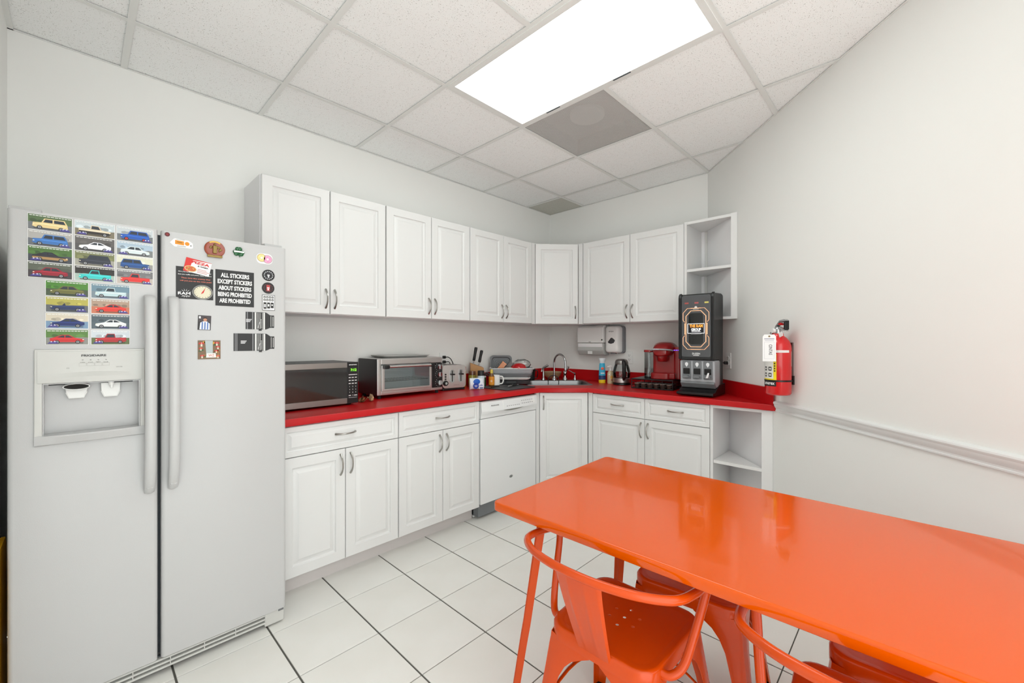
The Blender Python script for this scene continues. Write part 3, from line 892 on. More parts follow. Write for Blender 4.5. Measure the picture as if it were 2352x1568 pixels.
for sx, xa, xb in ((1, FXR-0.085, FXR-0.004), (-1, FXL+0.004, FXL+0.012)):
    mb = MB(); mb.box(xa, xb, FY_+0.010, FY_+0.09, 0.008, 0.069, 0.006, 3); obj('foot_cover', mb, 'fridge_trim', t)
mb = MB((120, 122, 124)); mb.box(FXR-0.030, FXR-0.008, FY_+0.0085, FY_+0.012, 0.058, 0.068); obj('hinge_pin', mb, 'vc', t)
for x in (FXL+0.06, FXR-0.06):
    for y in (FY_+0.12, YA-0.10):
        mb = MB(); mb.cyl((x, y, 0), (x, y, 0.03), 0.018); obj('foot', mb, 'rubber', t)

# ------------------------------------------------------------------ photo magnets and stickers
YP = FY_ - 0.0004
BODY = {
 'sedan': [(0,.28),(.02,.5),(.22,.57),(.36,.88),(.68,.88),(.84,.6),(.98,.54),(1,.28),(.9,.2),(.08,.2)],
 'coupe': [(0,.3),(.04,.47),(.28,.58),(.45,.84),(.66,.84),(.88,.62),(1,.52),(1,.3),(.9,.2),(.08,.2)],
 'pickup': [(0,.28),(.02,.56),(.3,.62),(.38,.98),(.62,.98),(.65,.62),(1,.62),(1,.28),(.9,.2),(.08,.2)],
 'suv': [(0,.28),(.02,.6),(.25,.64),(.33,1.0),(.9,1.0),(.98,.62),(1,.28),(.9,.2),(.08,.2)],
 'conv': [(0,.3),(.03,.5),(.34,.57),(.40,.76),(.43,.76),(.45,.56),(.75,.58),(1,.54),(1,.3),(.9,.2),(.08,.2)],
}
WIN = {
 'sedan': [[(.28,.59),(.38,.82),(.50,.82),(.50,.59)], [(.53,.59),(.53,.82),(.66,.82),(.78,.60)]],
 'coupe': [[(.34,.60),(.47,.79),(.56,.79),(.56,.60)], [(.59,.60),(.59,.79),(.65,.79),(.80,.62)]],
 'pickup': [[(.34,.64),(.40,.92),(.60,.92),(.62,.64)]],
 'suv': [[(.30,.66),(.36,.93),(.56,.93),(.56,.66)], [(.60,.66),(.60,.93),(.87,.93),(.93,.66)]],
 'conv': [[(.36,.58),(.405,.73),(.425,.73),(.44,.58)]],
}
def clampx(p, x0, x1): return [(min(max(a, x0), x1), b) for a, b in p]
def car_magnet(label, x0, z0, kind, car, bg, ground, flip, logo_right, w=0.102, h=0.0525, wheel=(150, 152, 156), low=None, tilt=0.0):
    t_ = 0.0011
    mb = MB((246, 246, 244))
    mb.box(0, w, -t_, 0, 0, h)
    y = -t_ - 0.00025
    m_ = 0.0012
    def rect(a, b, c, d, yy, col): mb.color(col); mb.quad((a, yy, c), (b, yy, c), (b, yy, d), (a, yy, d))
    rect(m_, w-m_, m_, h-m_, y, ground)
    mb.color(bg)
    hz = h*0.48
    ridge = [(m_, h-m_), (m_, hz)] + [(m_ + (w-2*m_)*k/8, hz + random.uniform(-0.002, 0.002)) for k in range(1, 8)] + [(w-m_, hz), (w-m_, h-m_)]
    mb.poly([(p[0], y-0.0002, p[1]) for p in ridge][::-1])
    for k in range(7):
        f_ = random.choice((0.78, 0.86, 1.12)); mb.color(tuple(min(255, int(c*f_)) for c in bg))
        cx = m_ + 0.008 + (w-2*m_-0.016)*random.random(); r_ = random.uniform(0.004, 0.008); nn = 9
        mb.poly([(min(max(cx+r_*1.3*math.cos(2*math.pi*q/nn)*random.uniform(.8, 1.15), m_), w-m_), y-0.00024-0.00002*k, min(max(hz+0.006+r_*0.8*math.sin(2*math.pi*q/nn)*random.uniform(.8, 1.15), hz-0.001), h-m_)) for q in range(nn)])
    cw, chh = w*0.80, h*0.74
    ox, oz = (w-cw)/2, h*0.12
    def pt(a, b):
        a = 1-a if flip else a
        return (ox + a*cw, oz + (b-0.12)*chh)
    mb.color(tuple(int(c*0.35) for c in ground)); sh = [pt(.02,.16), pt(.98,.16), pt(.95,.10), pt(.05,.10)]
    mb.poly([(a, y-0.0004, b) for a, b in sh])
    mb.color(car); mb.poly([(a, y-0.0006, b) for a, b in (pt(*p) for p in BODY[kind])])
    if low:
        mb.color(low); mb.poly([(a, y-0.0007, b) for a, b in (pt(*p) for p in [(0,.3),(.01,.42),(.99,.42),(1,.3),(.9,.2),(.08,.2)])])
    mb.color(tuple(min(255, int(c*1.25+22)) for c in car))
    mb.poly([(a, y-0.0008, b) for a, b in (pt(*p) for p in [(.05,.47),(.28,.53),(.95,.51),(.95,.48),(.28,.49)])])
    mb.color((38, 46, 56))
    for wn in WIN[kind]: mb.poly([(a, y-0.0008, b) for a, b in (pt(*p) for p in wn)])
    for wx in (.2, .8):
        a, b = pt(wx, .21)
        for rr, col, dy in ((0.0062, (22, 22, 24), 0.0009), (0.0040, wheel, 0.0011), (0.0015, (60, 60, 62), 0.0013)):
            mb.color(col); mb.poly([(a+rr*math.cos(2*math.pi*q/12), y-dy, b+rr*math.sin(2*math.pi*q/12)) for q in range(12)])
    a, b = pt(.04, .42); mb.color((250, 244, 214)); mb.poly([(a+0.0022*math.cos(2*math.pi*q/8), y-0.0010, b+0.0013*math.sin(2*math.pi*q/8)) for q in range(8)])
    # rounded mountain-like emblem and small caption lines
    lx = w - m_ - 0.030 if logo_right else m_ + 0.003
    mb.color((74, 66, 140)); mb.poly([(lx+p, y-0.0014, m_+0.003+q) for p, q in ((0,0),(0.004,0.004),(0.009,0.009),(0.012,0.007),(0.017,0.010),(0.022,0.006),(0.027,0.0))])
    mb.color((214, 214, 236)); mb.poly([(lx+p, y-0.0015, m_+0.003+q) for p, q in ((0.007,0.0055),(0.009,0.009),(0.012,0.0065),(0.009,0.0045))])
    mb.poly([(lx+p, y-0.0015, m_+0.003+q) for p, q in ((0.015,0.0065),(0.017,0.010),(0.020,0.0065),(0.017,0.005))])
    mb.color((240, 240, 236))
    x_ = m_ + 0.003
    while x_ < w - m_ - 0.006:
        l_ = random.uniform(0.004, 0.009); mb.quad((x_, y-0.0014, h-m_-0.0052), (x_+l_, y-0.0014, h-m_-0.0052), (x_+l_, y-0.0014, h-m_-0.0030), (x_, y-0.0014, h-m_-0.0030)); x_ += l_ + 0.0015
    o = obj('photo_magnet', mb, 'vc', None, loc=(x0, YP, z0), angle=10)
    return tag(o, label, 'magnet', 'car photo magnets on the freezer door')
Z_T = [1.6715, 1.618, 1.5655, 1.513]
XT = [-0.1217, -0.0150, 0.0912]
cars = [
 ('photo magnet of a cream off-road car, top left of the magnet block', 0, 0, 'suv', (232, 208, 150), (86, 110, 70), (112, 116, 120), False, True, None),
 ('photo magnet of an old blue panel van on a grey background', 0, 1, 'suv', (58, 116, 186), (176, 174, 170), (104, 108, 114), False, True, None),
 ('photo magnet of a black and gold muscle car before a green bush', 0, 2, 'coupe', (34, 32, 40), (74, 112, 50), (66, 70, 78), True, False, (176, 140, 90)),
 ('photo magnet of a dark red classic hardtop with a blue roof', 0, 3, 'sedan', (150, 22, 44), (92, 98, 84), (66, 58, 62), False, False, None),
 ('photo magnet of a beige and black pickup on pale grass', 1, 0, 'pickup', (222, 204, 172), (196, 208, 212), (124, 116, 96), True, False, (40, 36, 34)),
 ('photo magnet of a white two-door coupe on dark asphalt', 1, 1, 'coupe', (240, 240, 246), (94, 90, 88), (84, 82, 82), False, True, None),
 ('photo magnet of a black hatchback before a grassy bank', 1, 2, 'suv', (44, 48, 60), (120, 124, 82), (164, 162, 150), False, True, None),
 ('photo magnet of a turquoise classic pickup with white roof', 1, 3, 'pickup', (54, 200, 196), (40, 36, 32), (170, 190, 180), False, True, None),
 ('photo magnet of a small bright blue hatchback with red wheels', 2, 0, 'suv', (26, 84, 176), (196, 204, 208), (110, 116, 120), False, True, None),
 ('photo magnet of a white station wagon, third column second row', 2, 1, 'sedan', (214, 226, 228), (170, 190, 206), (126, 130, 130), True, False, None),
 ('photo magnet of a dark blue five-door hatchback with pale sky', 2, 2, 'suv', (34, 78, 140), (218, 218, 196), (150, 150, 146), True, True, None),
 ('photo magnet of a small red pickup before a grey wall', 2, 3, 'pickup', (222, 44, 40), (118, 118, 120), (190, 180, 172), False, True, None),
]
for lab, ci, ri, kind, car, bg, gd, fl, lr, low in cars:
    car_magnet(lab, XT[ci], Z_T[ri], kind, car, bg, gd, fl, lr, low=low, wheel=(214, 50, 48) if 'red wheels' in lab else (160, 162, 166))
XL2 = [-0.0823, 0.0254]; ZL = [1.4545, 1.3995, 1.3445, 1.2885]
cars2 = [
 ('photo magnet of an olive green muscle car on bright grass', 0, 0, 'sedan', (104, 104, 50), (72, 130, 40), (70, 84, 60), False, True, None),
 ('photo magnet of a navy open-top roadster on yellow grass', 0, 1, 'conv', (28, 46, 92), (182, 174, 80), (96, 100, 104), False, True, None),
 ('photo magnet of a dark blue sports coupe on pale sand', 0, 2, 'coupe', (20, 40, 104), (214, 204, 184), (120, 150, 180), False, False, None),
 ('photo magnet of a red sports coupe above the water dispenser', 0, 3, 'coupe', (204, 34, 36), (88, 128, 60), (140, 140, 134), True, False, None),
 ('photo magnet of a pale blue-white pickup in a car park', 1, 0, 'pickup', (192, 216, 220), (110, 140, 156), (124, 140, 150), False, True, None),
 ('photo magnet of a red race coupe with white door roundel', 1, 1, 'coupe', (220, 48, 36), (176, 150, 130), (200, 120, 90), False, True, None),
 ('photo magnet of a white low sports car on slate background', 1, 2, 'coupe', (232, 234, 234), (78, 92, 100), (84, 98, 106), False, True, None),
 ('photo magnet of an old dark red pickup above the water dispenser', 1, 3, 'pickup', (176, 34, 40), (206, 214, 220), (96, 110, 66), False, False, None),
]
for lab, ci, ri, kind, car, bg, gd, fl, lr, low in cars2:
    car_magnet(lab, XL2[ci], ZL[ri], kind, car, bg, gd, fl, lr, low=low)

def sticker(name, label, x0, z0, build, rot=0.0, cat='sticker', material='vc'):
    mb = MB((240, 240, 240)); build(mb)
    o = obj(name, mb, material, None, loc=(x0, YP, z0), angle=25)
    if rot: o.rotation_euler = (0, rot, 0)
    return tag(o, label, cat)
def card(mb, w, h, col, t_=0.0008, edge=None):
    mb.color(col); mb.box(0, w, -t_, 0, 0, h)
def b_all(mb):
    card(mb, 0.141, 0.152, (34, 34, 35)); mb.color((244, 244, 242))
    for k, (s_, w_) in enumerate((('ALL STICKERS', .104), ('EXCEPT STICKERS', .126), ('ABOUT STICKERS', .120), ('BEING PROHIBITED', .124), ('ARE PROHIBITED', .114))):
        mb.text(s_, 0.0705, -0.0012, 0.130 - k*0.0268, 0.0185, w_, bold=0.035)
sticker('text_sticker', 'square black sticker reading all stickers except stickers about stickers', 0.391, 1.4505, b_all)
def b_ram(mb):
    card(mb, 0.122, 0.128, (30, 29, 30))
    y = -0.0011
    mb.color((240, 240, 240)); mb.text('Are you tired of the same old agency', 0.061, y, 0.108, 0.0050, 0.108, bold=0.02); mb.text('that you waffle and point, going nowhere', 0.061, y, 0.097, 0.0050, 0.110, bold=0.02)
    mb.color((226, 120, 96)); mb.text('Then hire the agency that', 0.064, y, 0.083, 0.0060, 0.096, bold=0.02); mb.text('will put you on the right path!', 0.064, y, 0.072, 0.0060, 0.104, bold=0.02)
    mb.color((150, 150, 146)); mb.disc((0.086, y, 0.030), 0.034, 28, 0.030)
    mb.color((30, 28, 28)); mb.disc((0.086, y-0.0002, 0.030), 0.031, 28, 0.027)
    mb.color((222, 216, 190)); mb.disc((0.086, y-0.0004, 0.030), 0.029, 28, 0.025)
    for k in range(16):
        a = 2*math.pi*k/16; mb.color((70, 64, 50)); mb.quad(*[(0.086+rr*math.cos(a+da), y-0.0006, 0.030+rr*0.87*math.sin(a+da)) for rr, da in ((0.023,-.03),(0.027,-.03),(0.027,.03),(0.023,.03))])
    mb.color((206, 40, 34)); mb.poly([(0.080, y-0.0007, 0.022), (0.084, y-0.0007, 0.031), (0.096, y-0.0007, 0.050), (0.089, y-0.0007, 0.028)])
    for k in range(14):
        a = 2*math.pi*k/14; mb.color((226, 226, 226)); mb.poly([(0.030+0.010*math.cos(a-.1), y-0.0002, 0.022+0.010*math.sin(a-.1)), (0.030+0.022*math.cos(a), y-0.0002, 0.022+0.019*math.sin(a)), (0.030+0.010*math.cos(a+.1), y-0.0002, 0.022+0.010*math.sin(a+.1))])
    mb.color((30, 29, 30)); mb.quad((0.004, y-0.0003, 0.014), (0.050, y-0.0003, 0.014), (0.050, y-0.0003, 0.028), (0.004, y-0.0003, 0.028))
    mb.color((240, 240, 240)); mb.text('RAM', 0.026, y-0.0005, 0.0215, 0.0110, 0.040, bold=0.03); mb.text('GROUP', 0.032, y-0.0005, 0.0105, 0.0040, 0.026)
sticker('flyer_card', 'black advertising card with a brass compass and white lettering', 0.2615, 1.4710, b_ram, cat='card')
def b_pizza(mb):
    card(mb, 0.086, 0.056, (242, 240, 238), 0.0018)
    y = -0.0021
    mb.color((214, 42, 36)); mb.poly([(0.0, y, 0.0), (0.018, y, 0.0), (0.022, y, 0.050), (0.086, y, 0.0550), (0.086, y, 0.056), (0.0, y, 0.056)])
    mb.color((216, 190, 130)); mb.disc((0.022, y-0.0003, 0.014), 0.020, 20, 0.012)
    mb.color((200, 96, 50)); mb.disc((0.022, y-0.0005, 0.014), 0.017, 20, 0.0095)
    for k in range(9): mb.color((230, 186, 96)); mb.disc((0.022+random.uniform(-.012,.012), y-0.0007, 0.014+random.uniform(-.006,.006)), 0.0024, 8, 0.0016)
    mb.color((206, 30, 30)); mb.text('PIZZA', 0.050, y-0.0004, 0.0435, 0.0105, 0.060, bold=0.05)
    mb.color((30, 30, 30)); mb.text('& GAMA', 0.060, y-0.0004, 0.0315, 0.0060, 0.036, bold=0.03)
    for k, w_ in enumerate((0.034, 0.040, 0.030)):
        mb.color((196, 120, 120)); mb.box(0.044, 0.044+w_, y-0.0004, y-0.0002, 0.006+k*0.006, 0.008+k*0.006)
o = sticker('business_card', 'small red and white pizza business card tucked over the black card', 0.2835, 1.5835, b_pizza, rot=R(11), cat='card')
o.location.y = YP - 0.0012
def b_dot(mb):
    mb.color((96, 16, 24)); mb.lathe([(0.0075, 0), (0.0075, 0.002), (0.005, 0.004), (0.0, 0.0042)], 20)
def rnd(mb, r, th): # disc body facing -y
    mb.cyl((0, 0, 0), (0, -th, 0), r, n=28)
sticker('round_magnet', 'tiny dark red round magnet at the top of the door', 0.235, 1.718, lambda mb: (mb.color((92, 20, 26)), rnd(mb, 0.0078, 0.004), mb.color((140, 40, 44)), mb.disc((0, -0.0043, 0), 0.004, 12)), cat='magnet')
def b_ticket(mb):
    pts = [(0, 0.018), (0.012, 0.034), (0.016, 0.036), (0.060, 0.033), (0.072, 0.024), (0.073, 0.006), (0.066, 0.002), (0.014, 0.004)]
    mb.color((244, 243, 240)); mb.prism(pts, -0.0008, 0, 0, plane='xz')
    y = -0.0011
    mb.color((224, 142, 22)); mb.quad((0.016, y, 0.014), (0.044, y, 0.012), (0.044, y, 0.028), (0.016, y, 0.030)); mb.disc((0.054, y, 0.020), 0.0075, 16)
    mb.color((120, 90, 30)); mb.quad((0.022, y-.0003, 0.022), (0.038, y-.0003, 0.020), (0.038, y-.0003, 0.0225), (0.022, y-.0003, 0.0245))
    mb.color((40, 40, 40)); mb.disc((0.066, y, 0.014), 0.0022, 10); mb.text('Alice and Bo', 0.036, y, 0.007, 0.004, 0.036) if False else mb.box(0.022, 0.05, y, y+0.0002, 0.0065, 0.0080); mb.box(0.02, 0.046, y, y+0.0002, 0.0325, 0.0335)
sticker('tag_sticker', 'white tag-shaped sticker with orange print at the top of the door', 0.243, 1.671, b_ticket)
# oval souvenir magnet
t = thing('souvenir_magnet', 'oval bronze souvenir magnet with a red and yellow rim', 'magnet', (0.388, YP, 1.684))
mb = MB((150, 60, 30))
def ell(rx, rz, y, n=32): return [(rx*math.cos(2*math.pi*k/n), y, rz*math.sin(2*math.pi*k/n)) for k in range(n)]
mb.rings([ell(0.036, 0.034, 0), ell(0.036, 0.034, -0.005), ell(0.034, 0.032, -0.007), ell(0.028, 0.026, -0.006)], True, True, True)
mb.color((222, 176, 30)); mb.poly([((0.035)*math.cos(a), -0.0073, 0.033*math.sin(a)) for a in [R(55+7*k) for k in range(11)]] + [(0.029*math.cos(a), -0.0073, 0.027*math.sin(a)) for a in [R(125-7*k) for k in range(11)]])
obj('rim', mb, 'vcg', t)
mb = MB()
for k in range(22):
    a = random.uniform(0, 6.28); r_ = random.uniform(0, 0.022); mb.ball((r_*math.cos(a), -0.007, r_*math.sin(a)*0.9), random.uniform(0.003, 0.007), 0.003, random.uniform(0.003, 0.006), 8, 5)
mb.box(-0.007, 0.007, -0.013, -0.006, -0.018, 0.014, 0.002); mb.ball((0, -0.010, 0.018), 0.004, 0.004, 0.006, 8, 6)
mb.box(-0.026, 0.026, -0.011, -0.004, -0.035, -0.025, 0.002)
obj('relief', mb, 'bronze', t)
# shamrock magnet
t = thing('shamrock_magnet', 'dark green shamrock magnet with three round leaves', 'magnet', (0.474, YP, 1.686))
for n_, (a, rr) in enumerate(((90, .014), (205, .014), (335, .014))):
    cx, cz = 0.0125*math.cos(R(a)), 0.0125*math.sin(R(a))
    mb = MB((20, 92, 48))
    px, pz = -math.sin(R(a))*0.0045, math.cos(R(a))*0.0045
    for s_ in (1, -1): mb.ball((cx+px*s_, -0.004, cz+pz*s_), 0.0085, 0.004, 0.0085, 14, 8)
    obj('leaf', mb, 'vcg', t)
mb = MB((20, 92, 48)); mb.tube([(0, -0.004, -0.003), (0.001, -0.004, -0.014), (0.006, -0.004, -0.021)], [0.003, 0.0025, 0.003], 8); obj('stem', mb, 'vcg', t)
mb = MB((236, 240, 236)); mb.box(-0.019, 0.019, -0.0100, -0.0085, -0.0035, 0.0035, 0.0006); obj('name_band', mb, 'vc', t)
def b_donut(mb):
    y = -0.0006
    for cx, cz, rr, col, ic in ((0.026, 0.038, 0.017, (226, 196, 120), (240, 222, 150)), (0.050, 0.034, 0.018, (220, 170, 186), (236, 160, 196))):
        mb.color((60, 50, 50)); mb.disc((cx, y, cz), rr+0.0008, 28)
        mb.color(col); mb.disc((cx, y-0.0002, cz), rr, 28)
        mb.color(ic); mb.disc((cx, y-0.0004, cz), rr*0.84, 28)
        mb.color((246, 244, 240)); mb.disc((cx, y-0.0006, cz), rr*0.26, 16)
        for k in range(12):
            a = 2*math.pi*k/12; mb.color([(206, 60, 60), (90, 130, 200), (240, 240, 240)][k % 3]); mb.disc((cx+rr*0.56*math.cos(a), y-0.0006, cz+rr*0.56*math.sin(a)), 0.0009, 6)
    mb.color((244, 243, 240)); mb.prism(rrect(0.006, 0.070, 0.012, 0.058, 0.018), -0.0004, 0, 0, plane='xz')
sticker('donut_sticker', 'small sticker of a yellow donut and a pink donut side by side', 0.536, 1.636, b_donut)
def b_round(c1, c2, c3):
    def f(mb):
        mb.color((28, 27, 29)); rnd(mb, 0.0255, 0.0008); y = -0.0010
        mb.color(c1)
        for k in range(14):
            a = 2*math.pi*k/14; r_ = 0.017; mb.box(r_*math.cos(a)-0.0022, r_*math.cos(a)+0.0022, y, y+0.0001, r_*math.sin(a)-0.0016, r_*math.sin(a)+0.0016)
        mb.color(c2); mb.box(-0.007, 0.007, y-0.0002, y-0.0001, -0.013, 0.013)
        mb.color(c3); mb.box(-0.005, 0.005, y-0.0004, y-0.0003, -0.002, 0.003); mb.box(-0.003, 0.003, y-0.0004, y-0.0003, -0.010, -0.004)
    return f
sticker('round_sticker', 'upper round black sticker with white ring of marks at the door edge', 0.5895, 1.5985, b_round((210, 212, 216), (46, 46, 52), (240, 240, 240)))
sticker('round_sticker', 'lower round black sticker with red and white emblem at the door edge', 0.5885, 1.541, b_round((110, 44, 48), (190, 70, 70), (246, 236, 236)))
def b_sq(mb):
    card(mb, 0.051, 0.070, (238, 238, 236)); y = -0.0011; mb.color((32, 32, 33))
    for a in ((0.0, 0.051, 0.068, 0.070), (0, 0.051, 0, 0.002), (0, 0.0015, 0, 0.07), (0.0495, 0.051, 0, 0.07)): mb.box(a[0], a[1], y, y+0.0002, a[2], a[3])
    for r_ in range(2):
        for k in range(4):
            x = 0.005 + k*0.0108; mb.box(x, x+0.0086, y, y+0.0002, 0.055 - r_*0.0125, 0.064 - r_*0.0125)
    for k in range(3):
        x = 0.005 + k*0.0145; mb.box(x, x+0.012, y, y+0.0002, 0.007 + 0.002*k, 0.036)
    mb.color((238, 238, 236))
    for k in range(3):
        x = 0.0078 + k*0.0145; mb.box(x, x+0.006, y-0.0003, y-0.0001, 0.014+0.004*k, 0.028)
    for r_ in range(2):
        for k in range(4):
            x = 0.007 + k*0.0108; mb.box(x, x+0.0045, y-0.0003, y-0.0001, 0.0575 - r_*0.0125, 0.0605 - r_*0.0125)
sticker('icon_sticker', 'small black and white rectangular sticker with rows of icons', 0.5645, 1.440, b_sq)
def b_lens(long):
    def f(mb):
        W = 0.158 if long else 0.112
        H_ = 0.076
        s0 = W - 0.092
        body = [(0, 0.004), (0, 0.080), (s0+0.058, 0.080), (s0+0.064, 0.077), (s0+0.076, 0.068), (s0+0.092, 0.068), (s0+0.092, 0.012), (s0+0.076, 0.012), (s0+0.064, 0.006), (s0+0.058, 0.004)]
        mb.color((36, 36, 37)); mb.prism(body, -0.0008, 0, 0, plane='xz'); y = -0.0011
        mb.box(s0+0.030, s0+0.042, -0.0008, 0, -0.002, 0.004)
        mb.color((120, 120, 122))
        for x in ((0.004, 0.010) if long else (0.004,)): mb.box(x, x+0.004, y, y+0.0002, 0.004, 0.080)
        mb.box(s0+0.004, s0+0.009, y, y+0.0002, 0.004, 0.080)
        mb.color((214, 214, 212)); mb.box(s0+0.014, s0+0.021, y, y+0.0002, 0.004, 0.079); mb.box(s0+0.048, s0+0.055, y, y+0.0002, 0.004, 0.079)
        for x in (s0+0.025, s0+0.030, s0+0.035, s0+0.044): mb.box(x, x+0.0014, y, y+0.0002, 0.006, 0.078)
        mb.box(s0+0.078, s0+0.080, y, y+0.0002, 0.016, 0.064); mb.box(s0+0.086, s0+0.0885, y, y+0.0002, 0.018, 0.062)
        mb.color((235, 235, 235))
        for k in range(7): mb.box(s0+0.026+0.0012*k, s0+0.028+0.0012*k, y-0.0003, y-0.0001, 0.010+0.004*k, 0.0125+0.004*k); mb.box(s0+0.038, s0+0.041, y-0.0003, y-0.0001, 0.010+0.006*k, 0.0125+0.006*k)
        cx = (s0+0.0)*0.55 + 0.002
        for k in range(3): mb.box(cx-0.012, cx+0.010-0.003*k, y-0.0003, y-0.0001, 0.046-0.005*k, 0.0485-0.005*k)
    return f
sticker('lens_sticker', 'shorter black sticker shaped like a camera lens, upper of two', 0.5005, 1.350, b_lens(False))
sticker('lens_sticker', 'longer black sticker shaped like a camera lens, lower of two', 0.4555, 1.255, b_lens(True))
def b_player(mb):
    card(mb, 0.044, 0.060, (44, 40, 42)); y = -0.0011
    mb.color((70, 62, 66)); mb.quad((0.002, y, 0.034), (0.042, y, 0.034), (0.042, y, 0.058), (0.002, y, 0.058))
    mb.color((226, 230, 236)); mb.poly([(0.006, y-.0002, 0.002), (0.008, y-.0002, 0.030), (0.018, y-.0002, 0.036), (0.030, y-.0002, 0.036), (0.040, y-.0002, 0.028), (0.041, y-.0002, 0.002)])
    mb.color((70, 110, 180))
    for x in (0.013, 0.022, 0.031): mb.quad((x, y-.0004, 0.003), (x+0.004, y-.0004, 0.003), (x+0.004, y-.0004, 0.033), (x, y-.0004, 0.033))
    mb.color((196, 138, 108)); mb.disc((0.024, y-.0004, 0.043), 0.0062, 16, 0.0078)
    mb.color((50, 32, 26)); mb.poly([(0.018, y-.0006, 0.046), (0.0185, y-.0006, 0.052), (0.024, y-.0006, 0.0535), (0.0295, y-.0006, 0.052), (0.030, y-.0006, 0.046), (0.024, y-.0006, 0.0485)])
    mb.color((235, 235, 235)); mb.box(0.003, 0.009, y-.0004, y-.0002, 0.047, 0.056)
sticker('player_card', 'small dark card of a player in a blue and white striped shirt', 0.3305, 1.3475, b_player, rot=R(2), cat='card')
def b_mush(mb):
    card(mb, 0.077, 0.077, (120, 96, 70), 0.002); y = -0.0024
    rnd_ = random.Random(3)
    for k in range(26): mb.color(rnd_.choice([(80, 110, 50), (150, 110, 70), (60, 86, 50), (206, 160, 60)])); mb.disc((rnd_.uniform(.006, .071), y+0.0002, rnd_.uniform(.006, .071)), rnd_.uniform(.003, .007), 9, rnd_.uniform(.003, .006))
    mb.color((176, 186, 186)); mb.poly([(0.028, y-.0001, 0.016), (0.024, y-.0001, 0.076), (0.050, y-.0001, 0.076), (0.050, y-.0001, 0.016)])
    for cx, cz, r_ in ((0.012, 0.062, .010), (0.010, 0.042, .007), (0.064, 0.064, .009), (0.068, 0.048, .008), (0.062, 0.032, .007), (0.014, 0.012, .008), (0.068, 0.010, .007)):
        mb.color((226, 214, 196)); mb.quad((cx-r_*.3, y-.0003, cz-r_), (cx+r_*.3, y-.0003, cz-r_), (cx+r_*.3, y-.0003, cz), (cx-r_*.3, y-.0003, cz))
        mb.color((200, 40, 36)); mb.poly([(min(max(cx+r_*math.cos(R(18*k)), 0.001), 0.076), y-.0005, cz+r_*.75*math.sin(R(18*k))) for k in range(11)])
        mb.color((240, 230, 220)); mb.disc((cx, y-.0007, cz+r_*.4), r_*.16, 8)
    mb.color((234, 232, 226)); mb.poly([(0.027, y-.0007, 0.006), (0.029, y-.0007, 0.024), (0.060, y-.0007, 0.024), (0.062, y-.0007, 0.006)])
    mb.color((200, 60, 50)); mb.text('WZ', 0.045, y-.0009, 0.015, 0.010, 0.020)
sticker('picture_magnet', 'square picture magnet of red mushrooms low on the door', 0.3315, 1.2275, b_mush, cat='magnet')
# ================================================================== TABLE
t = thing('dining_table', 'long glossy orange metal table in the foreground', 'table', (1.388, 0.297, 0), R(1.3))
mb = MB()
HX, HY = 0.384, 0.762
def rr_ring(i, z, r=0.022): return [(p[0], p[1], z) for p in rrect(-HX+i, HX-i, -HY+i, HY-i, max(r-i*0.5, 0.004), 6)]
mb.rings([rr_ring(0.016, 0.720), rr_ring(0.002, 0.720), rr_ring(0.0, 0.722), rr_ring(0.0, 0.745), rr_ring(0.0015, 0.7485), rr_ring(0.005, 0.750), rr_ring(0.007, 0.750)], True, True, True)
obj('tabletop', mb, 'orange_top', t, angle=50)
for sx in (-1, 1):
    for sy in (-1, 1):
        mb = MB(); rings = []
        d = Vector((sx, sy, 0)).normalized(); tn = Vector((-d.y, d.x, 0))
        for z, u in ((0.722, 0.0), (0.66, 0.07), (0.35, 0.48), (0.30, 0.56), (0.12, 0.82), (0.06, 0.92), (0.004, 1.0)):
            p = Vector((sx*(0.284+0.078*u), sy*(0.620+0.080*u), z))
            w_ = 0.029 - 0.012*u; dp = 0.012 - 0.002*u
            sec = [(-w_, -dp), (-w_*0.55, dp*0.9), (-w_*0.4, dp*0.55), (w_*0.4, dp*0.55), (w_*0.55, dp*0.9), (w_, -dp), (w_*0.82, -dp), (0, -dp*0.2), (-w_*0.82, -dp)]
            rings.append([tuple(p + tn*a + d*b) for a, b in sec])
        mb.rings(rings, True, True, True)
        leg = obj('leg', mb, 'orange', t, angle=40)
        mb = MB(); q = Vector((sx*0.362, sy*0.700, 0)); mb.cyl((q.x, q.y, 0), (q.x, q.y, 0.006), 0.014); obj('rubber_foot', mb, 'rubber', leg)

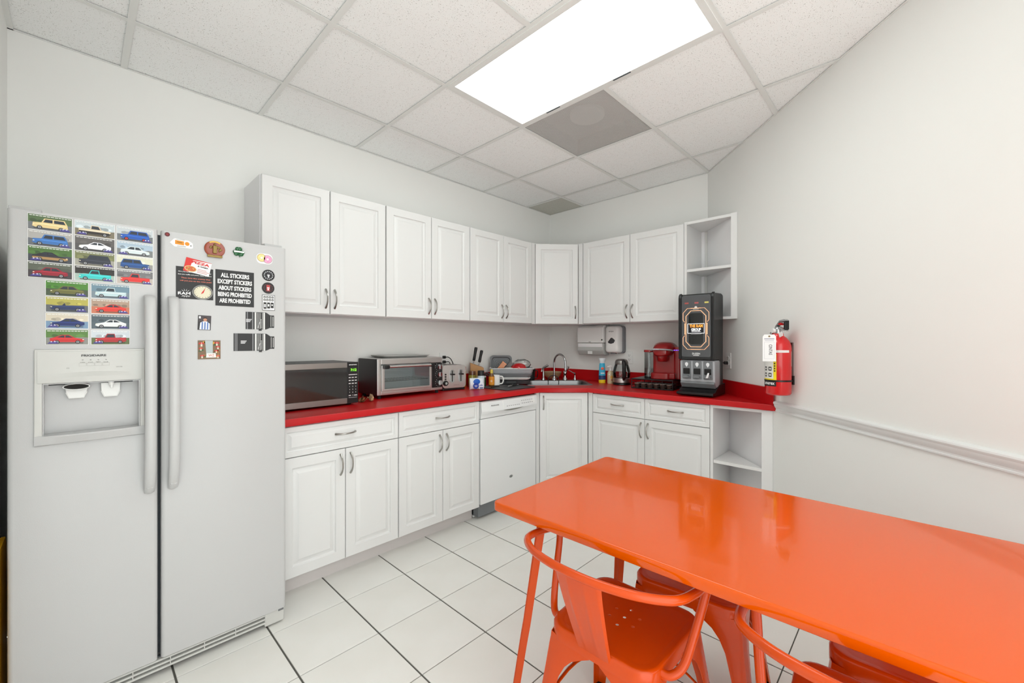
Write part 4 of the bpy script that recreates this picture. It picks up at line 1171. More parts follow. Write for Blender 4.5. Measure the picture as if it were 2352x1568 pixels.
# ================================================================== CHAIRS (stamped metal armchairs)
def make_chair(label):
    t = thing('metal_armchair', label, 'chair', group='orange metal armchairs at the table')
    # seat: dished sheet with drain holes and folded skirt
    mb = MB()
    def seat_ring(i, z, r):
        out = []
        for x, y in rrect(-0.165+i, 0.178-i, -0.178+i, 0.178-i, r, 6):
            k = 1.0 - 0.10*max(0.0, (0.06 - x))/0.24
            out.append((x, y*k, z))
        return out
    top = [(p[0], p[1]) for p in seat_ring(0.030, 0.4550, 0.042)]
    holes = []
    for hx, hy in ((0, 0), (0.045, 0.0), (-0.045, 0.0), (0.022, 0.039), (-0.022, 0.039), (0.022, -0.039), (-0.022, -0.039)):
        holes.append([(0.012+hx+0.0052*math.cos(2*math.pi*k/10), hy+0.0052*math.sin(2*math.pi*k/10)) for k in range(10)])
    mb.holed(top, holes, 0.4550)
    mb.rings([seat_ring(0.030, 0.4550, 0.042), seat_ring(0.026, 0.4550, 0.044), seat_ring(0.010, 0.4585, 0.05), seat_ring(0.004, 0.4570, 0.053), seat_ring(0.0, 0.4510, 0.055), seat_ring(0.0, 0.416, 0.055), seat_ring(0.003, 0.414, 0.053)])
    s_ = obj('seat', mb, 'orange', t, angle=45)
    md = s_.modifiers.new('sheet', 'SOLIDIFY'); md.thickness = 0.0016; md.offset = -1
    es = s_.modifiers.new('fold_edges', 'EDGE_SPLIT'); es.split_angle = R(48)
    # legs: tapered folded sheet that flares into arches below the seat
    for sx in (-1, 1):
        for sy in (-1, 1):
            mb = MB(); rings = []
            for z, wf, u in ((0.428, 0.150, 0.0), (0.412, 0.142, 0.03), (0.398, 0.118, 0.07), (0.380, 0.090, 0.11), (0.355, 0.070, 0.17), (0.320, 0.056, 0.25), (0.25, 0.046, 0.42), (0.12, 0.037, 0.72), (0.008, 0.030, 1.0)):
                cx = sx*((0.174 if sx > 0 else 0.160) + 0.052*u); cy = sy*(0.172 - (0.016 if sx < 0 else 0) + 0.052*u)
                r_ = 0.016*(1-0.4*u)
                wx = wf*(1.05 if sx > 0 else 1.0)
                pts = [(cx - sx*wx, cy), (cx - sx*(r_+0.004), cy), (cx - sx*r_*0.35, cy - sy*r_*0.35*0.3), (cx, cy - sy*(r_+0.004)), (cx, cy - sy*wf)]
                pts = [(cx - sx*wx, cy), (cx - sx*(wx*0.62), cy + sy*0.0015), (cx - sx*(r_+0.006), cy), (cx - sx*r_*0.3, cy - sy*r_*0.3), (cx, cy - sy*(r_+0.006)), (cx + sx*0.0015, cy - sy*wf*0.62), (cx, cy - sy*wf)]
                rings.append([(a, b, z) for a, b in pts])
            mb.rings(rings, closed=False)
            lg = obj('leg', mb, 'orange', t, angle=60)
            md = lg.modifiers.new('sheet', 'SOLIDIFY'); md.thickness = 0.0020; md.offset = 0
            es = lg.modifiers.new('fold_edges', 'EDGE_SPLIT'); es.split_angle = R(48)
            mb = MB(); a, b = sx*((0.174 if sx > 0 else 0.160)+0.040), sy*((0.172 - (0.016 if sx < 0 else 0))+0.040)
            mb.box(a-0.014, a+0.014, b-0.014, b+0.014, 0.0, 0.012, 0.003); obj('rubber_foot', mb, 'rubber', lg)
    # crossed braces under the seat
    for s2 in (-1, 1):
        mb = MB()
        pts = smooth_path([(-0.178, -0.172*s2, 0.20), (-0.10, -0.10*s2, 0.33), (0.0, 0.0, 0.372 + 0.004*s2), (0.10, 0.105*s2, 0.33), (0.196, 0.194*s2, 0.20)], 5)
        mb.tube(pts, 0.008, 8, flat=0.4); obj('brace', mb, 'orange', t, angle=60)
    # tubular hoop: back rail, arms and the raked arm supports
    half = [(-0.098, 0.156, 0.440), (-0.092, 0.186, 0.438), (-0.066, 0.210, 0.464), (-0.032, 0.226, 0.540), (0.000, 0.238, 0.615), (0.004, 0.243, 0.645), (-0.020, 0.246, 0.664), (-0.10, 0.247, 0.678), (-0.175, 0.230, 0.688), (-0.230, 0.168, 0.696), (-0.260, 0.085, 0.701)]
    pts = [(x, -y, z) for x, y, z in half] + [(-0.269, 0.0, 0.703)] + half[::-1]
    mb = MB(); mb.tube(smooth_path(pts, 6), 0.0112, 12); obj('arm_hoop', mb, 'orange', t, angle=60)
    for sy in (-1, 1):
        mb = MB(); mb.cyl((-0.098, sy*0.158, 0.430), (-0.098, sy*0.174, 0.430), 0.009, n=12); mb.ball((-0.098, sy*0.174, 0.430), 0.006, 0.004, 0.006, 10, 6); obj('bolt', mb, 'orange', t)
    # back splat with pressed flutes
    mb = MB(); rings = []
    for k in range(9):
        u = k/8.0; z = 0.698 - u*0.262; xx = -0.261 + 0.097*u**1.15
        hw = 0.072 - 0.020*u
        row = []
        for q in range(25):
            v = -1 + 2*q/24.0
            fl = -0.0035*max(0.0, 1 - abs((abs(v)-0.38)/0.10)) * math.sin(math.pi*min(max((u-0.06)/0.86, 0), 1))**0.5 if 0.06 < u < 0.92 else 0.0
            row.append((xx + 0.010*v*v*(1-u) + fl + (0.006 if abs(v) > 0.97 else 0), v*hw, z))
        rings.append(row)
    mb.rings(rings, closed=False)
    bk = obj('back_splat', mb, 'orange', t, angle=40)
    md = bk.modifiers.new('sheet', 'SOLIDIFY'); md.thickness = 0.0018; md.offset = 0
    es = bk.modifiers.new('fold_edges', 'EDGE_SPLIT'); es.split_angle = R(48)
    return t
ch = make_chair('orange metal armchair pushed under the near table corner with its back in view')
def put(o, x, y, rz, label=None):
    o.location = (x, y, 0); o.rotation_euler = (0, 0, rz)
    if label: o['label'] = label
put(ch, 1.147, 0.640, 0.015)
put(copy_tree(ch), 1.580, 0.575, math.pi + 0.10, 'orange metal armchair on the far side facing the first armchair')
put(copy_tree(ch), 1.175, 0.045, 0.03, 'orange metal armchair in the bottom foreground with only its arm showing')
put(copy_tree(ch), 1.595, 0.000, math.pi + 0.03, 'orange metal armchair on the far side with its seat front at the bottom edge')
# ================================================================== THIN GLASS
def thin_glass(name, rgb, refl=0.12, rough=0.02):
    m = bpy.data.materials.new(name); m.use_nodes = True; nt = m.node_tree
    nt.nodes.remove(nt.nodes['Principled BSDF'])
    tr = nt.nodes.new('ShaderNodeBsdfTransparent'); tr.inputs[0].default_value = lin(rgb)
    gl = nt.nodes.new('ShaderNodeBsdfGlossy'); gl.inputs['Roughness'].default_value = rough
    lw = nt.nodes.new('ShaderNodeFresnel'); lw.inputs['IOR'].default_value = 1.45
    ad = nt.nodes.new('ShaderNodeMath'); ad.operation = 'ADD'; ad.inputs[1].default_value = refl; ad.use_clamp = True
    mx = nt.nodes.new('ShaderNodeMixShader')
    nt.links.new(lw.outputs[0], ad.inputs[0]); nt.links.new(ad.outputs[0], mx.inputs[0])
    nt.links.new(tr.outputs[0], mx.inputs[1]); nt.links.new(gl.outputs[0], mx.inputs[2])
    nt.links.new(mx.outputs[0], nt.nodes['Material Output'].inputs['Surface'])
    return m
M['pane'] = thin_glass('thin_glass', (236, 240, 240), 0.05)
M['panel_grey'] = mat('glossy_grey_panel', (80, 81, 84), 0.15, coat=0.6)
M['film'] = thin_glass('clear_film', (244, 246, 246), 0.10, 0.12)
M['smoke_pane'] = thin_glass('smoked_pane', (150, 152, 150), 0.06, 0.08)

# ================================================================== MICROWAVE
w, h, dp = 0.500, 0.252, 0.36
t = thing('microwave', 'black and stainless microwave beside the refrigerator', 'microwave', (0.693, 2.474, CZ), 0)
mb = MB(); mb.box(0.002, w-0.002, 0.022, dp, 0.012, h+0.010, 0.004); obj('body', mb, 'dark_grey', t)
dw = 0.428
mb = MB(); mb.box(0, dw, 0.0, 0.022, 0.012, h+0.010, 0.003); d = obj('door', mb, 'black_satin', t)
mb = MB(); mb.box(0.001, dw-0.001, -0.0022, 0.001, 0.046, h-0.022); obj('window', mb, 'black_glass', d)
for z0, z1 in ((0.013, 0.046), (h-0.022, h+0.009)):
    mb = MB(); mb.box(0.0, dw, -0.004, 0.002, z0, z1, 0.001); obj('trim_strip', mb, 'dark_steel', d)
mb = MB(); mb.box(dw+0.001, w, 0.0, 0.022, 0.012, h+0.010, 0.003); p = obj('control_panel', mb, 'black', t)
mb = MB((20, 22, 20)); cx = dw + 0.037
mb.box(cx-0.026, cx+0.026, -0.0012, 0.0, h-0.052, h-0.022); obj('display', mb, 'vcg', p)
mb = MB(); mb.text('7:12', cx+0.004, -0.0016, h-0.037, 0.015, 0.036, bold=0.02); obj('clock_digits', mb, 'lcd', p)
mb = MB((226, 226, 226)); mb.text('emerson', cx, -0.0006, h-0.006, 0.006, 0.048, bold=0.03)
for a in ((-0.026, 0.018, h-0.068, h-0.064), (0.020, 0.027, h-0.068, h-0.064)): mb.box(cx+a[0], cx+a[1], -0.0006, -0.0002, a[2], a[3])
for r_ in range(3):
    for k in range(3): mb.box(cx-0.026+k*0.019, cx-0.026+k*0.019+0.013, -0.0006, -0.0002, h-0.086-r_*0.018, h-0.081-r_*0.018)
for r_ in range(3):
    for k in range(3): mb.text(str(1+r_*3+k), cx-0.020+k*0.019, -0.0006, h-0.138-r_*0.018, 0.007, bold=0.02)
mb.text('0', cx, -0.0006, h-0.192, 0.007, bold=0.02); mb.box(cx-0.026, cx-0.012, -0.0006, -0.0002, h-0.195, h-0.190); mb.box(cx+0.008, cx+0.027, -0.0006, -0.0002, h-0.195, h-0.190)
mb.box(cx-0.026, cx+0.026, -0.0006, -0.0002, h-0.206, h-0.2045)
obj('button_print', mb, 'vc', p)
for x in (0.04, w-0.04):
    for y in (0.05, dp-0.05):
        mb = MB(); mb.cyl((x, y, 0), (x, y, 0.013), 0.014); obj('foot', mb, 'rubber', t)

# ================================================================== TOASTER OVEN
w, dp = 0.532, 0.272
t = thing('toaster_oven', 'stainless toaster oven with a glass door and black side', 'toaster oven', (1.376, 2.580, CZ), 0)
z0, z1 = 0.024, 0.270
ov = MB(); ov.box(0, 0.012, 0.012, dp, z0, z1, 0.004); ov.box(w-0.095, w, 0.014, dp, z0, z1-0.004, 0.004); ov.box(0.004, w-0.004, dp-0.012, dp, z0, z1-0.003)
obj('side_shell', ov, 'black_satin', t)
mb = MB(); mb.box(0.006, w-0.004, 0.006, dp-0.004, z1-0.010, z1+0.002, 0.003); mb.box(0.006, w-0.004, 0.012, dp, z0, z0+0.008); obj('top_panel', mb, 'steel', t)
mb = MB(); mb.box(0.012, 0.016, 0.02, dp-0.014, z0+0.01, z1-0.012); mb.box(w-0.100, w-0.096, 0.02, dp-0.014, z0+0.01, z1-0.012); mb.box(0.016, w-0.1, dp-0.018, dp-0.013, z0+0.01, z1-0.012); mb.box(0.016, w-0.1, 0.02, dp-0.018, z0+0.009, z0+0.013); mb.box(0.016, w-0.1, 0.02, dp-0.018, z1-0.016, z1-0.012); obj('cavity', mb, 'cavity', t)
mb = MB()
fx1 = w - 0.092
mb.box(0.0, 0.030, 0.0, 0.014, z0, z1, 0.005); mb.box(fx1-0.006, w, -0.001, 0.006, z0+0.001, z0+0.02, 0.002); mb.box(0.028, fx1, 0.0, 0.014, z0, z0+0.030, 0.004); mb.box(0.028, w, 0.0, 0.014, z1-0.040, z1, 0.005)
obj('front_frame', mb, 'steel', t)
d = MB(); d.box(0.030, 0.052, -0.006, 0.004, z0+0.026, z1-0.044, 0.003); d.box(fx1-0.026, fx1-0.006, -0.006, 0.004, z0+0.026, z1-0.044, 0.003); d.box(0.05, fx1-0.022, -0.006, 0.004, z0+0.026, z0+0.042, 0.002); d.box(0.05, fx1-0.022, -0.006, 0.004, z1-0.062, z1-0.044, 0.002)
d = obj('door', d, 'steel', t)
mb = MB(); mb.box(0.050, fx1-0.024, -0.003, 0.0, z0+0.040, z1-0.060); obj('glass', mb, 'pane', d)
mb = MB(); mb.cyl((0.070, -0.034, z1-0.052), (fx1-0.036, -0.034, z1-0.052), 0.0095, n=18); obj('handle', mb, 'steel', d)
for x in (0.036, fx1-0.038):
    mb = MB(); mb.box(x, x+0.034, -0.044, -0.004, z1-0.066, z1-0.040, 0.006); obj('handle_bracket', mb, 'black', d)
rk = MB(); 
for k in range(16):
    x = 0.04 + k*(fx1-0.06)/15; rk.cyl((x, 0.03, 0.115), (x, dp-0.03, 0.115), 0.0014, n=6)
for y in (0.03, 0.12, dp-0.03): rk.cyl((0.02, y, 0.113), (w-0.104, y, 0.113), 0.002, n=6)
obj('rack', rk, 'chrome', t)
mb = MB()
for z in (0.052, 0.060): 
    mb.cyl((0.02, 0.05, z), (w-0.104, 0.05, z), 0.004, n=8)
obj('heating_rod', mb, 'steel', t)
mb = MB(); mb.box(fx1-0.004, w-0.004, -0.003, 0.012, z0+0.022, z1-0.042, 0.003); p = obj('control_panel', mb, 'black', t)
for k, z in enumerate((0.198, 0.142, 0.080)):
    kn = MB(); cx = (fx1+w)/2 + 0.012
    kn.cyl((cx, -0.003, z), (cx, -0.022, z), 0.021, 0.018, 24); kn.box(cx-0.004, cx+0.004, -0.027, -0.020, z-0.018, z+0.018, 0.002)
    obj('knob', kn, 'chrome', p)
mb = MB((220, 220, 220))
for z in (0.198, 0.142, 0.080):
    for k in range(9):
        a = R(130 + 32*k); cx = (fx1+w)/2 + 0.010; mb.box(cx+0.030*math.cos(a)-0.002, cx+0.030*math.cos(a)+0.002, -0.0042, -0.0036, z+0.028*math.sin(a)-0.0012, z+0.028*math.sin(a)+0.0012)
obj('dial_print', mb, 'vc', p)
for x in (0.03, w-0.03):
    for y in (0.03, dp-0.03):
        mb = MB(); mb.cyl((x, y, 0), (x, y, 0.025), 0.012); obj('foot', mb, 'rubber', t)
# baking tray on the oven
mb = MB(); L_, W_ = 0.19, 0.115
mb.rings([[(p[0], p[1], 0.002) for p in rrect(-L_+.02, L_-.02, -W_+.02, W_-.02, 0.02)], [(p[0], p[1], 0.016) for p in rrect(-L_+.006, L_-.006, -W_+.006, W_-.006, 0.025)], [(p[0], p[1], 0.018) for p in rrect(-L_, L_, -W_, W_, 0.03)], [(p[0], p[1], 0.016) for p in rrect(-L_, L_, -W_, W_, 0.03)], [(p[0], p[1], 0.0) for p in rrect(-L_+.022, L_-.022, -W_+.022, W_-.022, 0.02)]], True, True, True)
o = obj('baking_tray', mb, 'aluminium', None, loc=(1.645, 2.735, CZ+z1+0.0022), rotz=R(-2)); tag(o, 'shallow metal baking tray lying on top of the toaster oven', 'tray')
# crumpled paper bits
def crumple(name, label, cx, cy, col, seed):
    rd = random.Random(seed); mb = MB(col)
    for k in range(7):
        a0 = rd.uniform(0, 6.28); L_ = rd.uniform(0.03, 0.05); w_ = rd.uniform(0.008, 0.016); tilt = rd.uniform(0.2, 1.3); cv = rd.uniform(0.6, 1.6)
        f_ = rd.uniform(0.65, 1.15); mb.color(tuple(min(255, int(c*f_)) for c in col))
        rows = []
        for i_ in range(6):
            u = i_/5.0; rr = L_*u*math.cos(tilt)*(1-0.3*u*cv); z = 0.002 + L_*u*math.sin(tilt) + 0.004*math.sin(6*u+k); ww = w_*(0.6+math.sin(math.pi*min(u+0.15, 1)))*0.7
            row = []
            for q in range(5):
                v = -1 + q/2.0; ox_ = rr*math.cos(a0) - v*ww*math.sin(a0); oy_ = rr*math.sin(a0) + v*ww*math.cos(a0)
                row.append((ox_ + rd.uniform(-.0012, .0012), oy_ + rd.uniform(-.0012, .0012), max(0.0008, z + 0.006*v*v*cv + rd.uniform(-.001, .001))))
            rows.append(row)
        mb.rings(rows, closed=False)
    o = obj(name, mb, 'vcm', None, loc=(cx, cy, CZ), angle=50)
    md = o.modifiers.new('paper', 'SOLIDIFY'); md.thickness = 0.0008
    return tag(o, label, 'paper')
crumple('crumpled_wrapper', 'crumpled dark brown wrapper beside the microwave', 1.246, 2.540, (132, 92, 56), 1)
crumple('crumpled_wrapper', 'crumpled pale tan wrapper leaning by the toaster oven', 1.312, 2.535, (214, 178, 136), 5)

# ================================================================== TOASTER
t = thing('toaster', 'brushed steel four-slot toaster with two levers', 'toaster', (2.068, 2.637, CZ), R(-10))
w, h, dp = 0.208, 0.200, 0.19
mb = MB(); mb.box(-w/2+0.004, w/2-0.004, 0.006, dp, 0.0, 0.022, 0.006); obj('base', mb, 'black', t)
mb = MB(); mb.prism(rrect(-w/2, w/2, 0.020, h, 0.028, 6), 0.0, dp-0.004, 0.0, plane='xz'); obj('body', mb, 'steel', t, angle=30)
for cx in (-0.020, 0.058):
    mb = MB(); mb.prism([(p[0]+cx, p[1]) for p in rrect(-0.020, 0.020, 0.060, 0.165, 0.0195, 8)], -0.003, 0.001, 0.0, plane='xz'); pl = obj('lever_plate', mb, 'chrome', t)
    mb = MB(); mb.box(cx-0.0035, cx+0.0035, -0.0042, -0.0028, 0.070, 0.158); obj('lever_slot', mb, 'black', pl)
    mb = MB(); mb.box(cx-0.017, cx+0.017, -0.024, -0.002, 0.122, 0.134, 0.004); obj('lever', mb, 'black', pl)
mb = MB(); mb.cyl((-0.078, 0.0, 0.060), (-0.078, -0.014, 0.060), 0.022, 0.019, 24); k_ = obj('knob', mb, 'black', t)
mb = MB(); mb.cyl((-0.078, -0.014, 0.060), (-0.078, -0.017, 0.060), 0.010, n=18); obj('knob_cap', mb, 'chrome', k_)
for z in (0.092, 0.110, 0.128):
    mb = MB(); mb.cyl((-0.078, 0.001, z), (-0.078, -0.004, z), 0.007, n=16); obj('button', mb, 'black', t)
for x in (-0.072, -0.026, 0.020, 0.062):
    mb = MB(); mb.box(x, x+0.018, 0.025, dp-0.03, h-0.004, h+0.0006); obj('slot', mb, 'black', t)
mb = MB(); mb.text('HAMILTON', 0.02, -0.0006, 0.042, 0.004, 0.05); obj('logo', mb, 'dark_grey', t)

# ================================================================== OUTLETS AND CORDS
def outlet(label, loc, rotz, plugs=(), grp='white wall outlets'):
    t = thing('wall_outlet', label, 'outlet', loc, rotz, grp)
    mb = MB(); mb.box(-0.035, 0.035, -0.006, 0, -0.0575, 0.0575, 0.002); obj('cover_plate', mb, 'white_plastic', t)
    for z in (-0.020, 0.020):
        mb = MB(); mb.prism(rrect(-0.0165, 0.0165, z-0.0145, z+0.0145, 0.008), -0.0085, -0.005, plane='xz'); f = obj('socket', mb, 'white_plastic', t)
        mb = MB(); mb.box(-0.0085, -0.006, -0.0092, -0.0082, z-0.002, z+0.007); mb.box(0.006, 0.0085, -0.0092, -0.0082, z-0.002, z+0.007); mb.cyl((0, -0.0092, z-0.008), (0, -0.0082, z-0.008), 0.0028, n=10); obj('slots', mb, 'black', f)
    for z in plugs:
        mb = MB(); mb.box(-0.012, 0.012, -0.034, -0.009, z-0.012, z+0.012, 0.005); mb.cyl((0, -0.034, z), (0, -0.046, z), 0.006, 0.004, 10); obj('plug', mb, 'black', t)
    return t
outlet('white wall outlet with two black plugs behind the toaster', (2.132, YA-0.0002, 1.148), 0, (0.020, -0.020))
outlet('white wall outlet with a black plug above the microwave', (0.838, YA-0.0002, 1.190), 0, (0.020,))
outlet('empty white wall outlet behind the glass kettle', (XB-0.0002, 1.925, 1.150), -R(90))
outlet('white wall outlet with one black plug beside the drink dispenser', diag(CX-0.0002, 3.34*FX+0.994*FY, 1.158), DIAG-R(90), (-0.016,))
def cord(label, pts, r=0.0035):
    mb = MB(); mb.tube(smooth_path(pts, 6), r, 8); return tag(obj('power_cord', mb, 'black', angle=60), label, 'cord')
cord('black cord hanging from the outlet down behind the toaster', [(2.132, YA-0.046, 1.169), (2.150, YA-0.055, 1.168), (2.185, YA-0.05, 1.145), (2.215, YA-0.045, 1.09), (2.222, YA-0.040, 1.02), (2.215, YA-0.04, CZ+0.0036)])
cord('short looped black cord from the lower plug behind the toaster', [(2.132, YA-0.046, 1.128), (2.150, YA-0.06, 1.130), (2.168, YA-0.055, 1.108), (2.158, YA-0.04, 1.072), (2.130, YA-0.035, 1.05), (2.10, YA-0.04, CZ+0.0036)])

# ================================================================== BOTTLES, JARS AND PACKETS BY THE TOASTER
def bottle(name, label, cat, loc, parts, group=None):
    t = thing(name, label, cat, loc, 0, group)
    for pn, prof, col, material in parts:
        mb = MB(col); mb.lathe(prof, 24); obj(pn, mb, material, t, angle=40)
    return t
bottle('spice_bottle', 'yellow spice bottle with a red cap behind the toaster', 'bottle', (2.300, 2.800, CZ), [('body', [(0.019, 0), (0.019, 0.132), (0.015, 0.142)], (196, 160, 70), 'vcg'), ('cap', [(0.0175, 0.142), (0.0175, 0.170), (0.0, 0.171)], (206, 30, 28), 'vcg')])
bottle('pickle_jar', 'jar of green pickles with a brown lid', 'jar', (2.318, 2.712, CZ), [('contents', [(0.030, 0.002), (0.033, 0.02), (0.033, 0.095), (0.028, 0.104)], (142, 132, 50), 'vcg'), ('lid', [(0.029, 0.104), (0.031, 0.106), (0.031, 0.132), (0.028, 0.137), (0.0, 0.138)], (96, 56, 36), 'vcg')])
bottle('mustard_jar', 'small jar with a gold lid beside the pickle jar', 'jar', (2.362, 2.690, CZ), [('body', [(0.020, 0), (0.020, 0.08)], (150, 120, 40), 'vcg'), ('lid', [(0.0205, 0.08), (0.0205, 0.098), (0.0, 0.099)], (186, 166, 120), 'vcg')])
t = bottle('seasoning_bottle', 'clear bottle with a wide black cap behind the blue packet', 'bottle', (2.318, 2.600, CZ), [('body', [(0.029, 0), (0.029, 0.098), (0.024, 0.104)], (206, 218, 226), 'vcg'), ('cap', [(0.027, 0.104), (0.0275, 0.142), (0.025, 0.146), (0.0, 0.146)], (30, 30, 31), 'vc')])
t = thing('snack_packet', 'small blue and white printed packet standing before the bottles', 'packet', (2.232, 2.560, CZ), R(-20))
mb = MB((224, 232, 240)); 
rings = []
for z, tk in ((0, 0.004), (0.01, 0.016), (0.05, 0.018), (0.085, 0.010), (0.092, 0.003)):
    rings.append([(p[0], p[1], z) for p in rrect(-0.058, 0.058, -tk, tk, min(tk*0.9, 0.008), 4)])
mb.rings(rings, True, True, True); b_ = obj('bag', mb, 'vcg', t, angle=60)
mb = MB((32, 98, 196)); mb.ball((-0.002, -0.016, 0.062), 0.030, 0.006, 0.024, 16, 8); mb.color((20, 60, 160)); mb.cyl((-0.012, -0.020, 0.030), (-0.012, -0.027, 0.030), 0.023, n=22); mb.color((236, 240, 246)); mb.text('DAIRY', -0.012, -0.0275, 0.034, 0.006, 0.026, bold=0.02); mb.text('FREE', -0.012, -0.0275, 0.025, 0.006, 0.020, bold=0.02)
mb.color((232, 238, 246)); mb.box(0.014, 0.056, -0.0235, -0.018, 0.004, 0.048); mb.color((30, 84, 180)); mb.text('silk', 0.034, -0.024, 0.034, 0.012, 0.030, bold=0.02); mb.color((24, 60, 140)); mb.box(0.020, 0.050, -0.0242, -0.0236, 0.008, 0.016)
obj('label_print', mb, 'vc', b_)
t = bottle('syrup_bottle', 'small bottle with an orange label and yellow cap on the mat', 'bottle', (2.430, 2.590, CZ+0.0085), [('body', [(0.022, 0), (0.024, 0.01), (0.024, 0.085), (0.014, 0.102), (0.011, 0.110)], (110, 70, 26), 'vcg'), ('label', [(0.0245, 0.012), (0.0245, 0.082)], (228, 146, 36), 'vc'), ('cap', [(0.013, 0.110), (0.013, 0.132), (0.009, 0.142), (0.0, 0.143)], (210, 186, 70), 'vcg')])
mb = MB((248, 240, 220)); mb.text('*', 0, 0, 0.045, 0.020); mb.color((250, 236, 180)); mb.box(-0.014, 0.014, 0, 0.0004, 0.022, 0.027); mb.box(-0.014, 0.014, 0, 0.0004, 0.068, 0.075)
mb.v = [(math.sin(x/0.0248)*0.0249, -math.cos(x/0.0248)*0.0249, z) for x, y, z in mb.v]
o = obj('label_print', mb, 'vc', t); o.rotation_euler = (0, 0, DIAG)
bottle('spice_tin', 'small dark green tin between the packet and the orange bottle', 'tin', (2.403, 2.660, CZ), [('body', [(0.021, 0), (0.021, 0.082)], (40, 70, 44), 'vcg'), ('lid', [(0.0215, 0.082), (0.0215, 0.092), (0.0, 0.093)], (190, 190, 186), 'vc')])
t = thing('coffee_mug', 'white mug with a large handle behind the orange-label bottle', 'mug', (2.500, 2.612, CZ+0.0085), DIAG)
mb = MB(); mb.lathe([(0.030, 0), (0.036, 0.004), (0.037, 0.09), (0.034, 0.09), (0.033, 0.006), (0.0, 0.006)], 28); obj('cup', mb, 'white_gloss', t)
mb = MB(); mb.tube(smooth_path([(0.035, 0, 0.078), (0.058, 0, 0.074), (0.066, 0, 0.045), (0.056, 0, 0.018), (0.035, 0, 0.014)], 5), 0.006, 10); obj('handle', mb, 'white_gloss', t)

# ================================================================== KNIFE BLOCK
t = thing('knife_block', 'slanted wooden knife block with black-handled knives', 'knife block', (2.418, 2.768, CZ), DIAG+R(8))
mb = MB(); mb.prism([(-0.075, 0.0), (0.075, 0.0), (0.075, 0.168), (-0.03, 0.195), (-0.075, 0.14)], -0.058, 0.058, 0.003, 2, plane='yz'); 
mb = MB(); mb.prism([(-0.058, 0.0), (0.058, 0.0), (0.058, 0.160), (-0.058, 0.202)], -0.065, 0.065, 0.004, 2, plane='xz'); obj('block', mb, 'wood', t)
def knife(parent, x, y, lean, L, z0):
    k = bpy.data.objects.new('knife', None)
    kd = MB(); 
    dx, dz = math.sin(lean), math.cos(lean)
    a = Vector((x, y, z0)); b = a + Vector((dx*0.02, 0, dz*0.02)); c = a + Vector((dx*L, 0, dz*L))
    kd.tube([tuple(b), tuple(b + (c-b)*0.12), tuple(b + (c-b)*0.5), tuple(b + (c-b)*0.9), tuple(c)], [0.0140, 0.0165, 0.0150, 0.0175, 0.0140], 12, flat=0.8)
    h_ = obj('knife_handle', kd, 'black', parent, angle=60)
    bl = MB(); bl.tube([tuple(a - Vector((dx*0.03, 0, dz*0.03))), tuple(b)], [0.009, 0.009], 10, flat=0.7); obj('bolster', bl, 'steel', h_)
    bpy.data.objects.remove(k)
knife(t, -0.030, -0.020, R(10), 0.140, 0.200); knife(t, 0.018, -0.010, R(12), 0.128, 0.186)
for q in range(2):
    mb = MB(); mb.tube([(0.062, -0.03+0.035*q, 0.10-0.02*q), (0.085, -0.03+0.035*q, 0.115-0.02*q), (0.135, -0.03+0.035*q, 0.085-0.02*q)], [0.009, 0.010, 0.008], 10, flat=0.7); obj('steak_knife_handle', mb, 'black', t, angle=60)

# ================================================================== DRYING MAT AND DISH RACK
MATC = (2.500, 2.475)
t_ = 0.008
mb = MB(); mb.prism(rrect(-0.178, 0.178, -0.17, 0.17, 0.02), 0, t_, 0.003, 2)
o = obj('drying_mat', mb, 'dark_grey', None, loc=(MATC[0], MATC[1], CZ), rotz=R(1.5)); tag(o, 'dark grey drying mat lying on the counter left of the sink', 'mat')
ZM = CZ + t_ + 0.0004
def utensil(name, label, p, rot, build, material):
    mb = MB(); build(mb); o = obj(name, mb, material, None, loc=(p[0], p[1], ZM), rotz=rot, angle=50); return tag(o, label, 'utensil')
t = thing('paring_knife', 'small black-handled knife lying on the drying mat', 'knife', (2.405, 2.500, ZM), R(8))
mb = MB(); mb.tube([(-0.075, 0, 0.006), (-0.06, 0, 0.0075), (0.0, 0, 0.007), (0.03, 0, 0.006)], [0.005, 0.0075, 0.007, 0.006], 10, flat=0.8); obj('handle', mb, 'black', t, angle=60)
mb = MB(); mb.prism([(0.03, -0.007), (0.03, 0.007), (0.10, 0.006), (0.135, -0.004), (0.12, -0.007)], 0.004, 0.0055); obj('blade', mb, 'steel', t)
t = thing('serving_tongs', 'metal tongs with black grips lying on the drying mat', 'tongs', (2.575, 2.475, ZM), R(25))
for s_ in (-1, 1):
    mb = MB(); mb.tube([(-0.11, 0.004*s_, 0.008), (-0.03, 0.014*s_, 0.009), (0.06, 0.026*s_, 0.007)], 0.0065, 8, flat=0.5); arm = obj('arm', mb, 'steel', t, angle=60)
    mb = MB(); mb.tube([(-0.06, 0.010*s_, 0.0095), (0.02, 0.021*s_, 0.0090)], 0.0085, 10, flat=0.6); obj('grip', mb, 'black', arm, angle=60)
